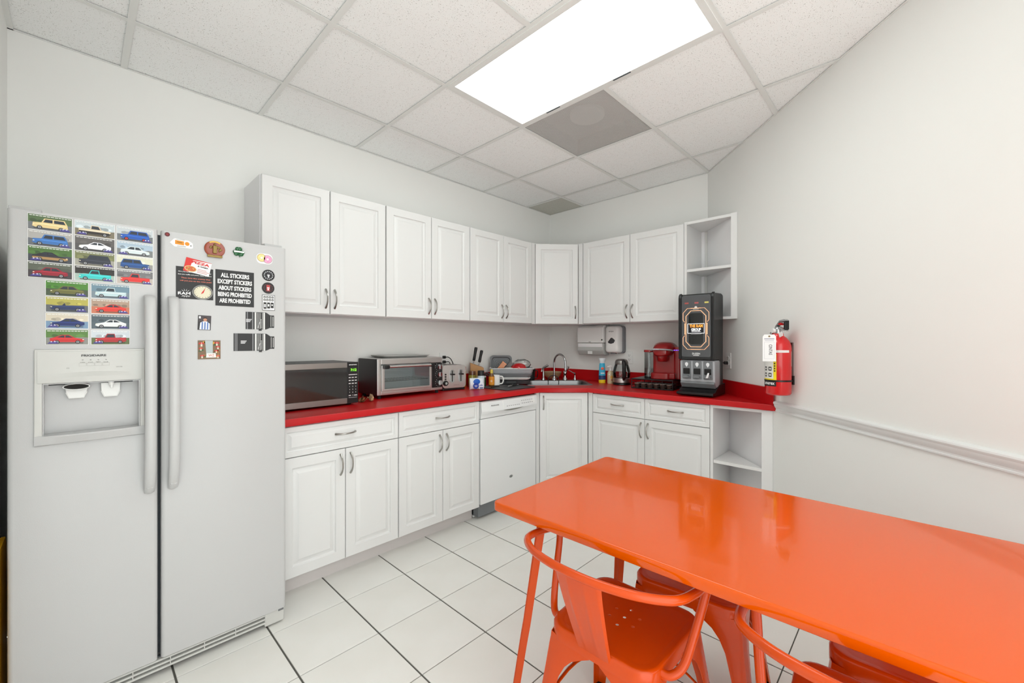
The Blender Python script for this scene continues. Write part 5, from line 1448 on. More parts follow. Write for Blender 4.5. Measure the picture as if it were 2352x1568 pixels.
# collapsible dish rack, facing the corner
RC = diag(-0.002, 3.770)
t = thing('dish_rack', 'collapsible grey dish tub with white rim full of dishes', 'dish rack', (RC[0], RC[1], CZ+0.0086), DIAG)
t.scale = (1.0, 0.78, 1.0)
def rk_ring(wx, wy, z, r=0.035): return [(p[0], p[1], z) for p in rrect(-wx, wx, -wy, wy, r, 6)]
mb = MB(); mb.rings([rk_ring(.150, .085, .0, .02), rk_ring(.160, .092, .012), rk_ring(.163, .095, .030), rk_ring(.155, .09, .030)], True, True, True); obj('base_tray', mb, 'dark_grey', t, angle=50)
mb = MB(); mb.rings([rk_ring(.140, .08, .036), rk_ring(.160, .098, .046), rk_ring(.168, .105, .056), rk_ring(.160, .10, .060)], True, True, False); obj('lower_band', mb, 'white_plastic', t, angle=50)
mb = MB(); mb.rings([rk_ring(.158, .097, .056), rk_ring(.178, .113, .082), rk_ring(.182, .118, .098), rk_ring(.176, .112, .102)], True, True, False); obj('grey_fold', mb, 'mid_grey', t, angle=50)
mb = MB(); mb.rings([rk_ring(.176, .112, .098), rk_ring(.186, .122, .110), rk_ring(.190, .126, .132), rk_ring(.200, .136, .134), rk_ring(.200, .136, .140), rk_ring(.186, .122, .139), rk_ring(.178, .115, .10)], True, False, False); obj('rim', mb, 'silver_plastic', t, angle=50)
mb = MB(); mb.rings([rk_ring(.196, .132, .140), rk_ring(.200, .136, .1415), rk_ring(.200, .136, .144), rk_ring(.188, .124, .144), rk_ring(.188, .124, .1402)], True); obj('rim_edge', mb, 'white_plastic', t, angle=50)
mb = MB(); mb.box(-0.05, 0.04, -0.115, -0.09, 0.004, 0.030, 0.004); obj('drain_spout', mb, 'black_satin', t)
def in_rack(x, y, z): 
    return (RC[0] + x*RX + y*FX, RC[1] + x*RY + y*FY, CZ + 0.009 + z)
# contents: every dish a thing of its own
t = thing('roasting_pan', 'dark grey rectangular pan standing upright at the back of the rack', 'pan', in_rack(-0.100, 0.064, 0.10), DIAG)
mb = MB()
def pr(wx, z0, z1, y, r=0.03): return [(p[0], y, p[1]) for p in rrect(-wx, wx, z0, z1, r, 6)]
mb.rings([pr(.080, .012, .128, .020), pr(.086, .006, .136, .004), pr(.098, -.004, .150, .0), pr(.100, -.006, .152, .003), pr(.088, .004, .138, .008), pr(.082, .010, .130, .026)], True, True, True); obj('pan_body', mb, 'mid_grey', t, angle=40)
mb = MB()
for k in range(4): mb.tube([(p[0], 0.019-0.0005, p[1]) for p in rrect(-.07+.014*k, .07-.014*k, .022+.012*k, .118-.012*k, 0.02, 5)], 0.0012, 6, closed=True)
obj('ridges', mb, 'dark_grey', t)
for k, (x, y, lean, col, nm, lb) in enumerate(((-0.085, -0.030, -38, (176, 110, 66), 'wooden_box', 'small copper-brown ribbed box leaning in the dish rack'), (-0.020, 0.018, -40, (46, 34, 28), 'utensil_caddy', 'dark brown ribbed holder leaning beside the copper box in the rack'))):
    t = thing(nm, lb, 'container', in_rack(x, y, 0.162), DIAG)
    mb = MB(col); a = R(lean)
    mb.xf = Matrix.Rotation(-a, 4, 'Y')
    mb.box(-0.022, 0.022, -0.03, 0.03, -0.045, 0.035, 0.003); bd = obj('body', mb, 'vcg', t)
    mb = MB(tuple(int(c*1.3) for c in col)); mb.xf = Matrix.Rotation(-a, 4, 'Y')
    for q in range(4): mb.box(-0.018+q*0.010, -0.014+q*0.010, -0.0315, -0.029, -0.043, 0.033)
    mb.box(-0.023, 0.023, -0.031, 0.031, 0.030, 0.036, 0.001)
    obj('ribs', mb, 'vcg', t)
mb = MB((176, 16, 24)); mb.lathe([(0.0, 0.046), (0.03, 0.043), (0.055, 0.030), (0.070, 0.008), (0.072, 0.0), (0.068, 0.0), (0.05, 0.026), (0.0, 0.040)], 32, cap=False)
o = obj('red_bowl', mb, 'vcg', None, loc=in_rack(0.062, -0.035, 0.140)); tag(o, 'upturned red bowl on the dish rack', 'bowl')
rd = random.Random(11); bm = bmesh.new(); bmesh.ops.create_icosphere(bm, subdivisions=3, radius=1.0)
for v in bm.verts:
    v.co *= 0.86 + 0.2*rd.random(); v.co.z = max(v.co.z, -0.5)
mb = MB(); mb.add_bm(bm); mb.v = [(x*0.085, y*0.030, (z+0.5)*0.052) for x, y, z in mb.v]
o = obj('plastic_bag', mb, 'film', None, loc=in_rack(0.094, 0.070, 0.140), rotz=DIAG, angle=80); tag(o, 'crumpled clear plastic bag behind the red bowl on the rack', 'bag')
mb = MB(); mb.lathe([(0.0, 0.006), (0.05, 0.004), (0.062, 0.0), (0.064, 0.002), (0.05, 0.009), (0.0, 0.011)], 28, cap=False)
o = obj('white_lid', mb, 'white_plastic', None, loc=in_rack(-0.015, -0.035, 0.1366)); tag(o, 'flat white plastic lid lying at the front of the rack', 'lid')
mb = MB(); mb.xf = None
t = thing('black_mug', 'black mug standing between the dish rack and the sink', 'mug', diag(0.190, 4.148, CZ+0.0056), DIAG)
mb = MB(); mb.lathe([(0.030, 0), (0.036, 0.005), (0.042, 0.09), (0.043, 0.112), (0.040, 0.112), (0.033, 0.008), (0.0, 0.008)], 28); obj('cup', mb, 'black', t)
mb = MB(); mb.tube(smooth_path([(0.040, 0, 0.098), (0.062, 0, 0.092), (0.066, 0, 0.055), (0.055, 0, 0.025), (0.037, 0, 0.022)], 5), 0.005, 10); obj('handle', mb, 'black', t)

# ================================================================== SINK AND FAUCET
t = thing('kitchen_sink', 'stainless drop-in sink set diagonally in the corner', 'sink', (sink_c[0], sink_c[1], CZ), DIAG)
def sk(i, z, r, back=0.0): return [(p[0], p[1], z) for p in rrect(-SW+i, SW-i, -SD+i, SD-i-back, r, 6)]
mb = MB(); mb.rings([sk(0.0, 0.0006, .03), sk(0.002, 0.004, .03), sk(0.012, 0.005, .03), sk(0.024, 0.0045, .04, .055), sk(0.030, 0.001, .05, .055), sk(0.034, -0.02, .055, .055), sk(0.042, -0.15, .055, .055), sk(0.07, -0.172, .05, .06), sk(0.20, -0.178, .03, .08)], True, False, True)
obj('basin', mb, 'sink_steel', t, angle=40)
mb = MB(); mb.lathe([(0.04, -0.1765), (0.043, -0.175), (0.03, -0.177), (0.0, -0.178)], 24, (0, -0.03, 0)); obj('drain', mb, 'dark_steel', t)
def on_deck(a, b=4.168): return diag(a, b, CZ + 0.0055)
t = thing('faucet', 'chrome gooseneck faucet with separate side lever behind the sink', 'faucet', on_deck(0.420, 4.150), DIAG)
mb = MB(); mb.lathe([(0.026, 0), (0.026, 0.006), (0.018, 0.014), (0.0135, 0.03), (0.012, 0.05)], 24); obj('base', mb, 'chrome', t, angle=50)
pts = [(0, 0, 0.04), (0, 0, 0.10), (0, 0, 0.17)]
for k in range(1, 13):
    a = math.pi*k/12.0; u = (1-math.cos(a))/2; pts.append((0.094*u, -0.13*u, 0.175 + 0.082*math.sin(a)))
pts += [(0.0945, -0.131, 0.15), (0.0945, -0.131, 0.125)]
mb = MB(); mb.tube(pts, 0.0098, 14); sp = obj('spout', mb, 'chrome', t, angle=60)
mb = MB(); mb.lathe([(0.0095, 0.0), (0.0125, 0.003), (0.013, 0.018), (0.011, 0.026)], 18, (0.0945, -0.131, 0.104)); obj('aerator', mb, 'chrome', sp)
mb = MB(); mb.lathe([(0.026, 0), (0.026, 0.006), (0.020, 0.016), (0.015, 0.045), (0.018, 0.060), (0.019, 0.078), (0.013, 0.090), (0.0, 0.094)], 22, (0.108, 0, 0)); lb = obj('lever_base', mb, 'chrome', t, angle=50)
mb = MB(); mb.tube([(0.110, 0, 0.080), (0.126, -0.004, 0.106), (0.142, -0.006, 0.134)], [0.010, 0.008, 0.011], 12); obj('lever', mb, 'chrome', lb, angle=60)
t = thing('side_sprayer', 'chrome side sprayer with angled head left of the faucet', 'sprayer', on_deck(0.312, 4.150), DIAG)
mb = MB(); mb.lathe([(0.022, 0), (0.020, 0.008), (0.011, 0.02), (0.010, 0.10), (0.012, 0.118)], 18); obj('stem', mb, 'chrome', t, angle=50)
mb = MB(); mb.tube([(-0.012, 0, 0.105), (0.002, 0, 0.122), (0.035, -0.01, 0.142), (0.048, -0.012, 0.150)], [0.009, 0.012, 0.011, 0.012], 12); obj('head', mb, 'chrome', t, angle=60)
mb = MB(); mb.tube([(-0.010, 0, 0.112), (-0.018, 0.0, 0.082)], [0.004, 0.006], 8); obj('trigger', mb, 'white_plastic', t)
t = thing('soap_pump', 'small chrome soap pump right of the faucet', 'soap pump', on_deck(0.626, 4.150), DIAG)
mb = MB(); mb.lathe([(0.016, 0), (0.015, 0.012), (0.008, 0.03), (0.008, 0.058), (0.010, 0.066)], 16); obj('stem', mb, 'chrome', t, angle=50)
mb = MB(); mb.tube([(0.004, 0, 0.064), (-0.022, -0.003, 0.074), (-0.062, -0.008, 0.098)], [0.006, 0.005, 0.0045], 10); obj('spout', mb, 'chrome', t, angle=60)
# mixing bowl behind the faucet
mb = MB((176, 148, 112)); mb.lathe([(0.030, 0), (0.048, 0.006), (0.076, 0.026), (0.093, 0.056), (0.098, 0.076), (0.092, 0.077), (0.070, 0.030), (0.0, 0.014)], 36, cap=True)
o = obj('ceramic_bowl', mb, 'vcg', None, loc=diag(0.418, 4.315, CZ), angle=40); tag(o, 'tan ceramic bowl standing behind the faucet', 'bowl')
mb = MB((150, 112, 76))
for z, r_ in ((0.040, 0.0845), (0.054, 0.0922), (0.066, 0.0954)): mb.tube([(r_*math.cos(2*math.pi*k/36), r_*math.sin(2*math.pi*k/36), z) for k in range(36)], 0.0012, 6, closed=True)
obj('ring_pattern', mb, 'vcg', o)
# wire caddy hooked in the basin
mb = MB()
pts = [(-0.048, 0, -0.10), (-0.048, 0, 0.035)]
for k in range(9):
    a = math.pi - math.pi*k/8.0; pts.append((0.048*math.cos(a), 0, 0.042 + 0.038*math.sin(a)))
pts += [(0.048, 0, 0.035), (0.048, 0, -0.10)]
mb.tube(pts, 0.0036, 8)
mb.tube([(-0.048, 0, -0.10), (-0.048, 0.05, -0.11), (0.048, 0.05, -0.11), (0.048, 0, -0.10)], 0.0036, 8, closed=True)
mb.tube([(-0.048, 0.05, -0.11), (-0.048, 0.05, -0.176)], 0.0036, 8); mb.tube([(0.048, 0.05, -0.11), (0.048, 0.05, -0.176)], 0.0036, 8)
o = obj('wire_caddy', mb, 'black', None, loc=diag(0.378, 3.80, CZ), rotz=DIAG, angle=60); tag(o, 'arched black wire caddy standing in the sink basin', 'caddy')

# ================================================================== DISPENSERS ON THE SHORT WALL
XW = XB - 0.0004
t = thing('towel_dispenser', 'white paper towel dispenser with smoked lower half on the wall', 'towel dispenser', (XW, 2.288, 1.166), -R(90))
w, dp = 0.30, 0.118
mb = MB(); mb.prism([(-0.003, 0.12), (-0.003, 0.293), (-dp+0.03, 0.293), (-dp+0.004, 0.270), (-dp, 0.12)], -w/2, w/2, 0.008, 3, plane='yz'); cv = obj('cover', mb, 'white_plastic', t)
mb = MB(); mb.prism([(-0.004, 0.002), (-0.004, 0.118), (-dp+0.002, 0.118), (-dp+0.004, 0.045), (-dp+0.03, 0.002)], -w/2+0.002, w/2-0.002, 0.006, 2, plane='yz'); obj('smoked_window', mb, 'smoke', t)
mb = MB(); mb.box(-w/2+0.012, w/2-0.012, -dp-0.0004, -dp+0.004, 0.080, 0.116, 0.002); obj('window_band', mb, 'cab_side', t)
mb = MB(); mb.box(-0.026, 0.026, -dp+0.004, -dp+0.0055, 0.012, 0.040); obj('paper_end', mb, 'white_plastic', t)
mb = MB(); mb.cyl((w/2-0.012, -dp+0.02, 0.15), (w/2-0.012, -dp-0.004, 0.15), 0.007, n=14); obj('lock', mb, 'black', t)
mb = MB((150, 150, 150)); mb.box(-0.012, 0.012, -dp-0.0005, -dp+0.001, 0.127, 0.133); obj('logo', mb, 'vc', t)
t = thing('soap_dispenser', 'white and grey wall soap dispenser with a dark oval window', 'soap dispenser', (XW, 2.048, 1.188), -R(90))
w, dp, h = 0.172, 0.108, 0.262
mb = MB(); mb.prism(rrect(-w/2, w/2, 0.0, h, 0.03), -0.034, 0, 0.003, 2, plane='xz'); obj('back_shell', mb, 'mid_grey', t)
mb = MB(); 
rings = []
for yy, i in ((-0.034, 0.003), (-0.07, 0.004), (-0.095, 0.010), (-0.104, 0.020), (-dp, 0.034)):
    rings.append([(p[0], yy, p[1]) for p in rrect(-w/2+i, w/2-i-0.016, 0.0+i*0.8, h-i*0.6, max(0.03-i*0.2, 0.012), 6)])
mb.rings(rings, True, True, True); cv = obj('cover', mb, 'white_plastic', t, angle=50)
mb = MB(); mb.prism([(-0.044, 0.108), (-0.012, 0.146), (0.0, 0.148), (0.028, 0.128), (0.030, 0.116), (0.018, 0.098), (-0.010, 0.090), (-0.036, 0.096)], -dp-0.002, -dp+0.004, 0.001, 1, plane='xz'); obj('window', mb, 'dark_grey', cv)
mb = MB((60, 60, 62)); mb.text('GOJO', -0.008, -dp-0.001, 0.205, 0.014, 0.052, bold=0.01); obj('logo', mb, 'vc', cv)
mb = MB(); mb.box(-0.03, 0.02, -0.085, -0.05, -0.004, 0.006, 0.003); obj('nozzle', mb, 'mid_grey', t)

# ================================================================== BY THE SINK
t = thing('dish_soap_bottle', 'clear dish soap bottle with a blue label and yellow base', 'bottle', (3.404, 2.112, CZ), DIAG)
def slab(mb, prof, n=20, dpt=0.55): mb.lathe(prof, n, (0, 0, 0), 1.0, dpt)
mb = MB((240, 214, 40)); slab(mb, [(0.030, 0.0), (0.032, 0.004), (0.033, 0.030)]); obj('base', mb, 'vcg', t)
mb = MB((30, 60, 110)); slab(mb, [(0.033, 0.030), (0.032, 0.070)]); obj('band', mb, 'vc', t)
mb = MB((56, 176, 214)); slab(mb, [(0.032, 0.070), (0.029, 0.12), (0.027, 0.17), (0.024, 0.185)]); obj('label', mb, 'vc', t)
mb = MB((214, 224, 228)); slab(mb, [(0.024, 0.185), (0.026, 0.205), (0.033, 0.225), (0.030, 0.232)]); obj('cap', mb, 'vcg', t)
mb = MB((236, 110, 80)); mb.xf = None; mb.ball((0, -0.0155, 0.135), 0.016, 0.003, 0.013, 12, 6); mb.color((240, 240, 240)); mb.box(-0.018, 0.018, -0.0188, -0.0165, 0.088, 0.096); obj('label_art', mb, 'vc', t)
t = thing('hand_soap_bottle', 'clear hand soap pump bottle with a printed label by the kettle', 'bottle', (3.398, 2.022, CZ), DIAG)
mb = MB((206, 186, 150)); slab(mb, [(0.026, 0), (0.028, 0.005), (0.028, 0.095), (0.020, 0.112), (0.011, 0.118)], dpt=0.7); obj('body', mb, 'vcg', t)
mb = MB((214, 160, 70)); mb.ball((0.004, -0.0165, 0.06), 0.014, 0.004, 0.020, 12, 6); mb.color((236, 228, 206)); mb.ball((-0.008, -0.0150, 0.085), 0.012, 0.004, 0.010, 12, 6); mb.color((176, 76, 50)); mb.ball((0.006, -0.0170, 0.035), 0.010, 0.003, 0.008, 12, 6); obj('label_art', mb, 'vc', t)
mb = MB(); mb.cyl((0, 0, 0.118), (0, 0, 0.135), 0.011, n=16); mb.cyl((0, 0, 0.135), (0, 0, 0.155), 0.004, n=10); mb.tube([(0.012, 0, 0.158), (0, 0, 0.160), (-0.03, -0.004, 0.154)], [0.007, 0.008, 0.005], 10); obj('pump', mb, 'white_plastic', t)
# glass kettle
t = thing('glass_kettle', 'clear glass electric kettle with a black handle and steel base', 'kettle', (3.395, 1.905, CZ), DIAG)
mb = MB(); mb.lathe([(0.078, 0), (0.080, 0.004), (0.078, 0.016), (0.0, 0.018)], 32); obj('power_base', mb, 'black', t)
mb = MB(); mb.lathe([(0.070, 0.0185), (0.073, 0.022), (0.073, 0.058), (0.070, 0.062)], 32); obj('steel_base', mb, 'steel', t)
mb = MB(); mb.lathe([(0.071, 0.062), (0.077, 0.085), (0.076, 0.12), (0.068, 0.155), (0.058, 0.184)], 36, cap=False); obj('glass_jug', mb, 'pane', t, angle=60)
mb = MB(); mb.lathe([(0.059, 0.182), (0.060, 0.186), (0.058, 0.205), (0.050, 0.222), (0.032, 0.230), (0.0, 0.232)], 32); obj('lid', mb, 'dark_steel', t, angle=50)
mb = MB(); mb.lathe([(0.0, 0.064), (0.0755, 0.066), (0.0755, 0.0705), (0.0, 0.071)], 32); obj('water', mb, 'film', t)
mb = MB(); mb.tube(smooth_path([(0.0, -0.050, 0.214), (-0.004, -0.082, 0.216), (-0.006, -0.106, 0.196), (-0.006, -0.108, 0.14), (-0.004, -0.100, 0.08), (0.0, -0.076, 0.048)], 5), [0.012]*5 + [0.016]*18 + [0.012]*3, 12, flat=0.8); obj('handle', mb, 'black', t, angle=60)

# ================================================================== COFFEE MAKER ON ITS POD DRAWER
KA = -R(90) + R(7.3)
t = thing('pod_drawer', 'low black wire pod drawer under the red coffee maker', 'drawer', (3.208, 1.532, CZ), KA)
w, dp, h = 0.338, 0.315, 0.082
mb = MB(); mb.box(-w/2, w/2, 0, dp, h-0.006, h, 0.002); obj('top', mb, 'black', t)
mb = MB(); mb.box(-w/2, w/2, 0, dp, 0.0, 0.005, 0.001); obj('bottom', mb, 'black', t)
mb = MB()
for x in (-w/2+0.004, w/2-0.004):
    for y in (0.004, dp-0.004): mb.cyl((x, y, 0.004), (x, y, h-0.004), 0.0038, n=8)
for z in (0.008, 0.028, 0.055, h-0.008):
    mb.tube([(-w/2+0.004, 0.004, z), (w/2-0.004, 0.004, z), (w/2-0.004, dp-0.004, z), (-w/2+0.004, dp-0.004, z)], 0.0020, 6, closed=True)
for k in range(1, 7):
    y = dp*k/7; mb.cyl((w/2-0.004, y, 0.006), (w/2-0.004, y, h-0.006), 0.0018, n=6)
for k in (1, 2, 3): mb.cyl((-w/2+w*k/4, 0.004, 0.006), (-w/2+w*k/4, 0.004, h-0.006), 0.0018, n=6)
obj('wire_frame', mb, 'black', t)
podm = None
for k, (px, py) in enumerate([(x_*0.052-0.13, y_*0.055+0.035) for x_ in range(6) for y_ in range(3)]):
    wx = 3.208 + px*math.cos(KA) - py*math.sin(KA); wy = 1.532 + px*math.sin(KA) + py*math.cos(KA)
    if podm is None:
        mb = MB((70, 48, 38)); mb.lathe([(0.017, 0), (0.021, 0.036)], 16); mb.color((190, 180, 172)); mb.lathe([(0.0235, 0.036), (0.0235, 0.0385), (0.0, 0.039)], 16)
        o = obj('coffee_pod', mb, 'vc', None); podm = o
    else:
        o = podm.copy(); COL.objects.link(o)
    o.location = (wx, wy, CZ+0.0052); tag(o, 'small foil-topped coffee pod inside the black wire drawer', 'coffee pod', 'coffee pods in the wire drawer')
t = thing('coffee_maker', 'dark red single-serve coffee maker standing on the pod drawer', 'coffee maker', (3.262, 1.487, CZ+h+0.0004), KA)
mb = MB(); mb.prism(rrect(-0.085, 0.120, 0.07, 0.235, 0.03, 5), 0.0, 0.215, 0.004, 2); mb.box(-0.080, 0.115, 0.010, 0.10, 0.0, 0.052, 0.012, 3); bd = obj('body', mb, 'kred', t)
mb = MB(); mb.prism(rrect(-0.085, 0.085, -0.005, 0.11, 0.045, 6), 0.0, 0.048, 0.006, 2); obj('drip_tray', mb, 'kred', t)
mb = MB()
rings = []
for yy, hw, z0_, z1_ in ((-0.022, 0.030, 0.195, 0.236), (-0.015, 0.055, 0.188, 0.252), (0.02, 0.074, 0.182, 0.278), (0.07, 0.084, 0.180, 0.300), (0.13, 0.086, 0.182, 0.304), (0.19, 0.084, 0.19, 0.290), (0.23, 0.075, 0.20, 0.262)):
    zc_, hz_ = (z0_+z1_)/2, (z1_-z0_)/2
    rings.append([(0.01+hw*math.copysign(abs(math.cos(a))**0.7, math.cos(a)), yy, zc_+hz_*math.copysign(abs(math.sin(a))**0.7, math.sin(a))) for a in [2*math.pi*q/24 for q in range(24)]])
mb.rings(rings, True, True, True); hd = obj('brew_head', mb, 'kred', t, angle=60)
mb = MB(); mb.lathe([(0.034, 0.142), (0.040, 0.15), (0.048, 0.19), (0.05, 0.205)], 24, (0.008, 0.045, 0)); obj('pod_holder', mb, 'kred', hd, angle=50)
mb = MB(); pts = [(0.01-0.085*math.cos(R(a)), 0.02-0.050*math.sin(R(a)), 0.232+0.010*math.sin(R(a))) for a in range(0, 181, 15)]; mb.tube(pts, 0.0085, 10, flat=0.7); obj('lid_handle', mb, 'silver_plastic', hd, angle=60)
mb = MB((230, 230, 238)); mb.text('KEURIG', -0.018, -0.042, 0.244, 0.009, 0.045, bold=0.02); obj('logo', mb, 'vc', hd)
mb = MB(); mb.prism(rrect(0.088, 0.150, 0.06, 0.24, 0.02, 5), 0.0, 0.262, 0.006, 2); ct = obj('control_column', mb, 'kred', t)
mb = MB(); 
for k in range(3): mb.box(0.094+k*0.017, 0.105+k*0.017, 0.0575, 0.0605, 0.232, 0.238)
obj('button_light', mb, 'violet', ct)
mb = MB(); mb.prism(rrect(-0.150, -0.090, 0.05, 0.225, 0.025, 5), 0.012, 0.215, 0.0); rv = obj('water_reservoir', mb, 'pane', t, angle=50)
mb = MB(); mb.prism(rrect(-0.150, -0.090, 0.05, 0.225, 0.025, 5), 0.0, 0.012, 0.002); obj('reservoir_base', mb, 'black', rv)
mb = MB(); mb.prism(rrect(-0.152, -0.080, 0.04, 0.23, 0.025, 5), 0.216, 0.236, 0.005, 2); obj('reservoir_lid', mb, 'kred', rv)
mb = MB(); mb.prism(rrect(-0.147, -0.093, 0.053, 0.222, 0.022, 5), 0.013, 0.075); obj('water', mb, 'pane', rv)

# ================================================================== DRINK DISPENSER
DA = -R(90) + R(2)
t = thing('drink_dispenser', 'tall black drink powder dispenser with glowing octagon front', 'dispenser', (2.992, 1.114, CZ), DA)
t.scale = (1.13, 1.0, 1.0)
w = 0.212
mb = MB(); mb.prism([(0.0, 0.012), (0.04, 0.005), (0.285, 0.005), (0.285, 0.085), (0.16, 0.080), (0.075, 0.050), (0.055, 0.036), (0.0, 0.030)], -w/2-0.005, w/2+0.005, 0.005, 2, plane='yz'); obj('base', mb, 'black', t)
mb = MB(); mb.prism([(0.062, 0.10), (0.055, 0.255), (0.20, 0.255), (0.20, 0.06), (0.10, 0.06)], -w/2, w/2, 0.010, 3, plane='yz'); lo = obj('nozzle_panel', mb, 'silver_plastic', t)
mb = MB()
mb.prism([(0.055, 0.090), (0.062, 0.105), (0.10, 0.105), (0.12, 0.07), (0.085, 0.056)], -w/2+0.003, w/2-0.003, 0.003, 2, plane='yz'); obj('lower_lip', mb, 'mid_grey', t)
for k, cx in enumerate((-0.062, 0.002, 0.066)):
    mb = MB(); mb.prism(rrect(cx-0.020, cx+0.020, 0.155, 0.196, 0.004), 0.050, 0.0545, plane='xz'); nz = obj('outlet_port', mb, 'black', lo)
    mb = MB(); mb.prism(rrect(cx-0.027, cx+0.027, 0.120, 0.248, 0.006), 0.0535, 0.0565, 0.001, 1, plane='xz'); obj('outlet_frame', mb, 'mid_grey', lo)
    mb = MB((236, 238, 240)); mb.poly([(cx, 0.0520, 0.205), (cx+0.010, 0.0520, 0.222), (cx+0.009, 0.0520, 0.234), (cx, 0.0520, 0.240), (cx-0.009, 0.0520, 0.234), (cx-0.010, 0.0520, 0.222)]); obj('drop_mark', mb, 'vc', lo)
    mb = MB(); mb.cyl((cx, 0.052, 0.137), (cx, 0.030, 0.137), 0.021, 0.021, 20); mb.v = [(x, y, 0.137+(z-0.137)*0.35) for x, y, z in mb.v]; obj('dispense_lever', mb, 'mid_grey', lo)
mb = MB((240, 242, 242)); mb.prism([(0.060, 0.132), (0.074, 0.134), (0.080, 0.168), (0.072, 0.170)], 0.026, 0.036, 0.001, 1, plane='xz'); obj('paper_slip', mb, 'vc', lo)
mb = MB(); pf = [(0.040, 0.258), (0.040, 0.700), (0.046, 0.718), (0.060, 0.728), (0.21, 0.735), (0.246, 0.727), (0.253, 0.712), (0.253, 0.062), (0.16, 0.062), (0.16, 0.258)]
mb.prism(pf, -w/2, w/2, 0.006, 3, plane='yz'); bd = obj('body', mb, 'black_satin', t, angle=40)
mb = MB(); mb.prism(rrect(-0.088, 0.088, 0.278, 0.716, 0.012, 5), 0.0345, 0.041, 0.002, 2, plane='xz'); fp = obj('front_panel', mb, 'panel_grey', t)
for sx in (-1, 1):
    mb = MB(); mb.prism([(0.033, 0.262), (0.030, 0.70), (0.036, 0.722), (0.056, 0.736), (0.056, 0.262)], sx*0.089, sx*0.1075, 0.004, 2, plane='yz'); obj('side_trim', mb, 'black', t)
yo = 0.0338
def oct_line(cx, cz, hx, hz, c, lw, y):
    o_ = [(-hx+c, -hz), (hx-c, -hz), (hx, -hz+c*1.25), (hx, hz-c*1.25), (hx-c, hz), (-hx+c, hz), (-hx, hz-c*1.25), (-hx, -hz+c*1.25)]
    mb = MB(); mb.tube([(cx+a, y, cz+b) for a, b in o_], lw, 6, closed=True); return mb
cz = 0.478
obj('light_ring', oct_line(0.0, cz, 0.060, 0.128, 0.030, 0.0024, yo), 'neon', fp)
mb = MB()
for sx in (-1, 1):
    for sz in (-1, 1):
        mb.tube([(sx*0.030, yo, cz+sz*0.146), (sx*0.052, yo, cz+sz*0.146), (sx*0.078, yo, cz+sz*0.114), (sx*0.078, yo, cz+sz*0.062), (sx*0.068, yo, cz+sz*0.048)], 0.0017, 6)
    mb.tube([(-0.03, yo, cz+sx*0.146), (0.03, yo, cz+sx*0.146)], 0.0024, 6)
    mb.tube([(sx*0.067, yo, cz-0.040), (sx*0.067, yo, cz+0.040)], 0.0026, 6)
obj('light_trace', mb, 'neon', fp)
mb = MB(); mb.prism(rrect(-0.044, 0.044, cz-0.112, cz+0.112, 0.02, 5), 0.0338, 0.0355, plane='xz'); obj('inset_glass', mb, 'black_glass', fp)
mb = MB((24, 26, 34)); mb.box(-0.048, 0.050, yo-0.0008, yo-0.0002, cz-0.030, cz+0.034); obj('sign_plate', mb, 'vc', fp)
mb = MB()
for a in ((-0.050, 0.052, cz+0.034, cz+0.037), (-0.050, -0.047, cz-0.033, cz+0.034), (0.049, 0.052, cz-0.033, cz+0.034), (-0.050, -0.030, cz-0.033, cz-0.030), (0.032, 0.052, cz-0.033, cz-0.030)): mb.box(a[0], a[1], yo-0.0016, yo-0.0008, a[2], a[3])
mb.text('GROUP', 0.002, yo-0.0014, cz-0.006, 0.021, 0.058, bold=0.04); mb.box(-0.026, 0.030, yo-0.0014, yo-0.0009, cz-0.024, cz-0.021); mb.box(-0.030, 0.034, yo-0.0014, yo-0.0009, cz-0.036, cz-0.033)
obj('sign_letters', mb, 'neon_white', fp)
mb = MB(); mb.text('THE RAM', 0.002, yo-0.0014, cz+0.020, 0.021, 0.080, bold=0.04); obj('sign_letters', mb, 'neon_orange', fp)
mb = MB()
for cx, col in ((-0.056, (170, 84, 78)), (0.004, (180, 92, 92)), (0.064, (216, 204, 110))): mb.color(col); mb.box(cx-0.012, cx+0.012, yo-0.0004, yo+0.0006, 0.656, 0.667)
mb.color((228, 230, 230)); mb.cyl((0.0, yo, 0.630), (0.0, yo-0.0005, 0.630), 0.008, n=20); mb.box(-0.017, 0.017, yo-0.0004, yo+0.0006, 0.6155, 0.618)
mb.color((40, 40, 42)); mb.text('1', 0.0, yo-0.0008, 0.630, 0.008)
mb.color((220, 222, 222)); mb.text('DUZEN', 0.002, yo-0.0003, 0.302, 0.013, 0.048, bold=0.03); mb.box(-0.016, 0.02, yo-0.0003, yo+0.0006, 0.288, 0.292)
obj('panel_print', mb, 'vc', fp)['kind'] = 'stuff'
cord('short black cord from the side outlet to the back of the dispenser', [diag(CX-0.046, 3.34*FX+0.994*FY, 1.142), diag(CX-0.075, 3.098, 1.140), (3.268, 1.058, 1.134), (3.262, 1.085, 1.128)], 0.005)

# ================================================================== FIRE EXTINGUISHER
EC = diag(1.533, 2.402, 0.994)
t = thing('fire_extinguisher', 'red fire extinguisher with an inspection tag hanging on the angled wall', 'extinguisher', EC, DIAG-R(90))
r_ = 0.066
mb = MB(); mb.lathe([(0.052, 0.0), (0.060, 0.003), (r_, 0.012), (r_, 0.262), (0.064, 0.285), (0.056, 0.308), (0.042, 0.328), (0.029, 0.338), (0.027, 0.352), (0.0, 0.353)], 40); cy = obj('cylinder', mb, 'ext_red', t, angle=50)
def wrap(mb, rr): mb.v = [(rr*math.sin(x/rr)+0*y, -rr*math.cos(x/rr) + (y if abs(y) < 0.01 else 0), z) for x, y, z in mb.v]; return mb
def patch(mb, x0, x1, z0, z1, col, n=10, y=0.0):
    mb.color(col)
    for k in range(n):
        a, b = x0+(x1-x0)*k/n, x0+(x1-x0)*(k+1)/n; mb.quad((a, y, z0), (b, y, z0), (b, y, z1), (a, y, z1))
